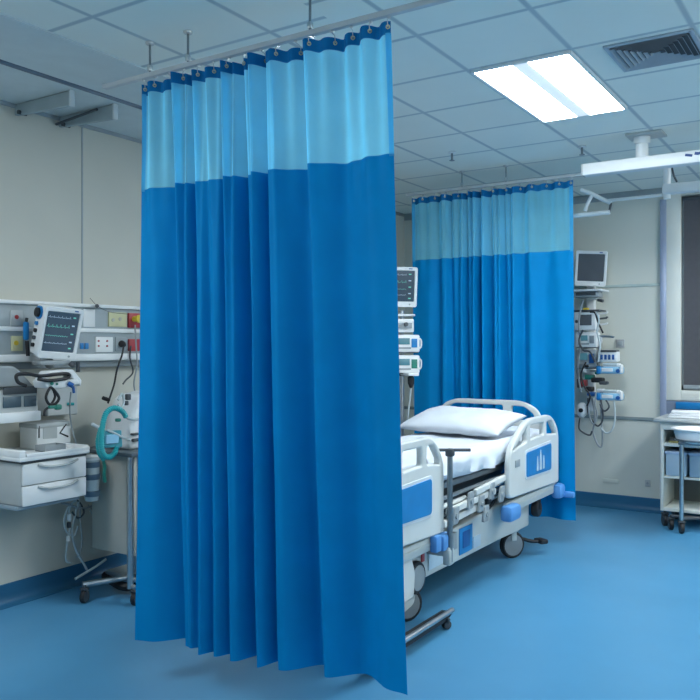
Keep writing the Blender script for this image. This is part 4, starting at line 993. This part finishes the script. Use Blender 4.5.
# ------------------------------------------------------------------ supply cart, right edge
y0, y1, x0, x1 = 7.82, 8.32, -1.62, -.70
zt = 1.01
t = thing('supply_cart', 'open white supply cart with grey top at the right edge', 'cart', ((x0 + x1) / 2, (y0 + y1) / 2, 0))
for xx in (x0, x1 - .03): mk('side_panel', B().bb((xx, y0, .15), (xx + .03, y1, zt - .03), .005), PILA, t)
mk('worktop', B().bb((x0 - .05, y0 - .05, zt - .032), (x1 + .05, y1 + .03, zt), .008), LGREY, t)
mk('back_panel', B().bb((x0 + .03, y1 - .02, .15), (x1 - .03, y1, zt - .03)), mat('cart inside', (.16, .17, .16), .7), t)
for z in (.165, .765): mk('shelf', B().bb((x0 + .03, y0 + .005, z - .015), (x1 - .03, y1 - .02, z + .015), .004), PILA, t)
mk('front_rail', B().bb((x0 + .02, y0 - .004, .905), (x1 - .02, y0 + .016, .975), .004), PILA, t)
mk('drawer_shelf', B().bb((x0 + .03, y0 + .005, .455), (x1 - .03, y1 - .02, .475), .003), PILA, t)
for (x, y) in ((x0 + .03, y0 + .06), (x1 - .03, y0 + .06), (x0 + .05, y1 - .06), (x1 - .05, y1 - .06)): castor(t, (x, y, 0), .055, .04, yaw=R(30), stem=.03, mh=DARKG)
def bin_(label, xa, xb):
    t = thing('storage_bin', label, 'bin', ((xa + xb) / 2, y0 + .2, .476), group=None)
    mk('tub', B().bb((xa, y0 + .01, .478), (xb, y0 + .40, .70), .012), BINB, t)
    mk('rim', B().bb((xa - .006, y0, .68), (xb + .006, y0 + .41, .705), .005), mat('bin rim', (.42, .52, .68), .4), t)
bin_('pale blue storage bin in the cart, left of the basin post', x0 + .045, x0 + .225)
bin_('pale blue storage bin in the cart, right of the basin post', x0 + .25, x0 + .55)
t = thing('glove_pack', 'dark and yellow packets lying on the upper cart shelf', 'packets', (x0 + .12, y0 + .1, .78))
mk('dark_packet', B().box((x0 + .13, y0 + .12, .80), (.14, .12, .04), .012, rot=R(12)), DARKG, t)
mk('yellow_packet', B().box((x0 + .11, y0 + .06, .79), (.09, .05, .02), .006, rot=R(-8)), mat('ochre packet', (.30, .26, .08), .5), t)
for k, (dx, dy, rz, w, lab) in enumerate(((.20, .14, 4, .30, 'white folded cloth stack on the grey cart top, left one'), (.50, .12, -6, .26, 'white folded cloth on the grey cart top, at the photo edge'))):
    t = thing('folded_cloth', lab, 'cloth', (x0 + dx, y0 + dy, zt))
    for j in range(3 if k == 0 else 2):
        mk('fold', B().box((x0 + dx + .006 * j, y0 + dy, zt + .012 + .022 * j), (w - .012 * j, .22 - .01 * j, .022), .010, rot=R(rz + 2 * j)), PAPER, t)
# basin stand in front of the cart
bx, by = atz(682, 533, 0).x, atz(682, 533, 0).y - .02
t = thing('basin_stand', 'white basin on a single steel post with black castors, before the cart', 'basin stand', (bx, by, 0))
zb0 = .83
rim = [(.11, 0), (.19, .03), (.215, .115), (.235, .12), (.235, .128), (.205, .128), (.18, .04), (.02, .02)]
mk('basin', B().lathe([(.02, 0)] + rim, (bx + .165, by - .09, zb0), n=32), WHITE, t)
mk('holder_ring', B().tube([(bx + .165 + .20 * math.cos(a), by - .09 + .20 * math.sin(a), zb0 + .03) for a in [k * math.pi / 8 for k in range(16)]], .008, n=7, sub=2, closed=True).bb((bx - .02, by - .06, zb0 - .03), (bx + .33, by + .02, zb0 - .008), .004), DSTEEL, t)
mk('post', B().cyl((bx, by, .12), (bx, by, zb0 - .005), .020, n=16), STEEL, t)
mk('base', B().tube([(bx, by, .13), (bx + .14, by + .12, .13), (bx + .34, by + .05, .13)], .016, n=8, sub=4).tube([(bx + .12, by + .12, .13), (bx - .10, by + .09, .13)], .014, n=8, sub=1), DARKG, t)
for (x, y) in ((bx, by), (bx + .34, by + .05), (bx - .11, by + .10)): castor(t, (x, y, 0), .048, .034, yaw=R(25), stem=.03, mh=DARKG)

# ------------------------------------------------------------------ light
def area(name, loc, rot, sx, sy, power, col=(0.86, 0.93, 1.0)):
    l = bpy.data.lights.new(name, 'AREA'); l.shape = 'RECTANGLE'; l.size = sx; l.size_y = sy; l.energy = power; l.color = col
    o = bpy.data.objects.new(name, l); C.objects.link(o); o.location = loc; o.rotation_euler = rot
area('ceiling fill near', (-3.7, 1.0, CEIL - .03), (0, 0, 0), .6, 1.2, 46)  # added unseen fill, lights left wall and gives the front folds contrast
area('ceiling fill right', (0.3, 7.25, CEIL - .03), (0, 0, 0), .6, 1.2, 95)  # unseen fill added to brighten the back wall and far mesh
area('ceiling fill near right', (1.4, 0.5, CEIL - .03), (0, 0, 0), .6, 1.2, 26)  # added fill light at ceiling height, out of view
area('upward fill right', (2.0, 3.6, 1.9), (math.pi, R(25), 0), 1.2, 3.0, 120)  # fill aimed upward, added to brighten the ceiling; no fixture there
area('upward fill near', (-0.6, -1.2, 1.9), (math.pi - R(15), 0, 0), 3.0, 1.2, 28)  # added fill behind the camera, bounced off the ceiling
w = bpy.data.worlds.new('World'); bpy.context.scene.world = w; w.use_nodes = True
w.node_tree.nodes['Background'].inputs['Color'].default_value = (0.5, 0.7, 1, 1); w.node_tree.nodes['Background'].inputs['Strength'].default_value = .3

cam = bpy.data.cameras.new('Camera'); co = bpy.data.objects.new('Camera', cam); C.objects.link(co)
co.location = (0, 0, CH); co.rotation_euler = (R(90), 0, YAW)
cam.sensor_width = 36; cam.sensor_height = 36; cam.lens = 36 * F / 700; cam.shift_y = -(350 - CY) / 700; cam.clip_start = .05
bpy.context.scene.camera = co
sc = bpy.context.scene
sc.view_settings.view_transform = 'Standard'; sc.view_settings.look = 'None'; sc.view_settings.exposure = 0.14
sc.cycles.max_bounces = 8; sc.cycles.transparent_max_bounces = 16; sc.cycles.sample_clamp_indirect = 4.0
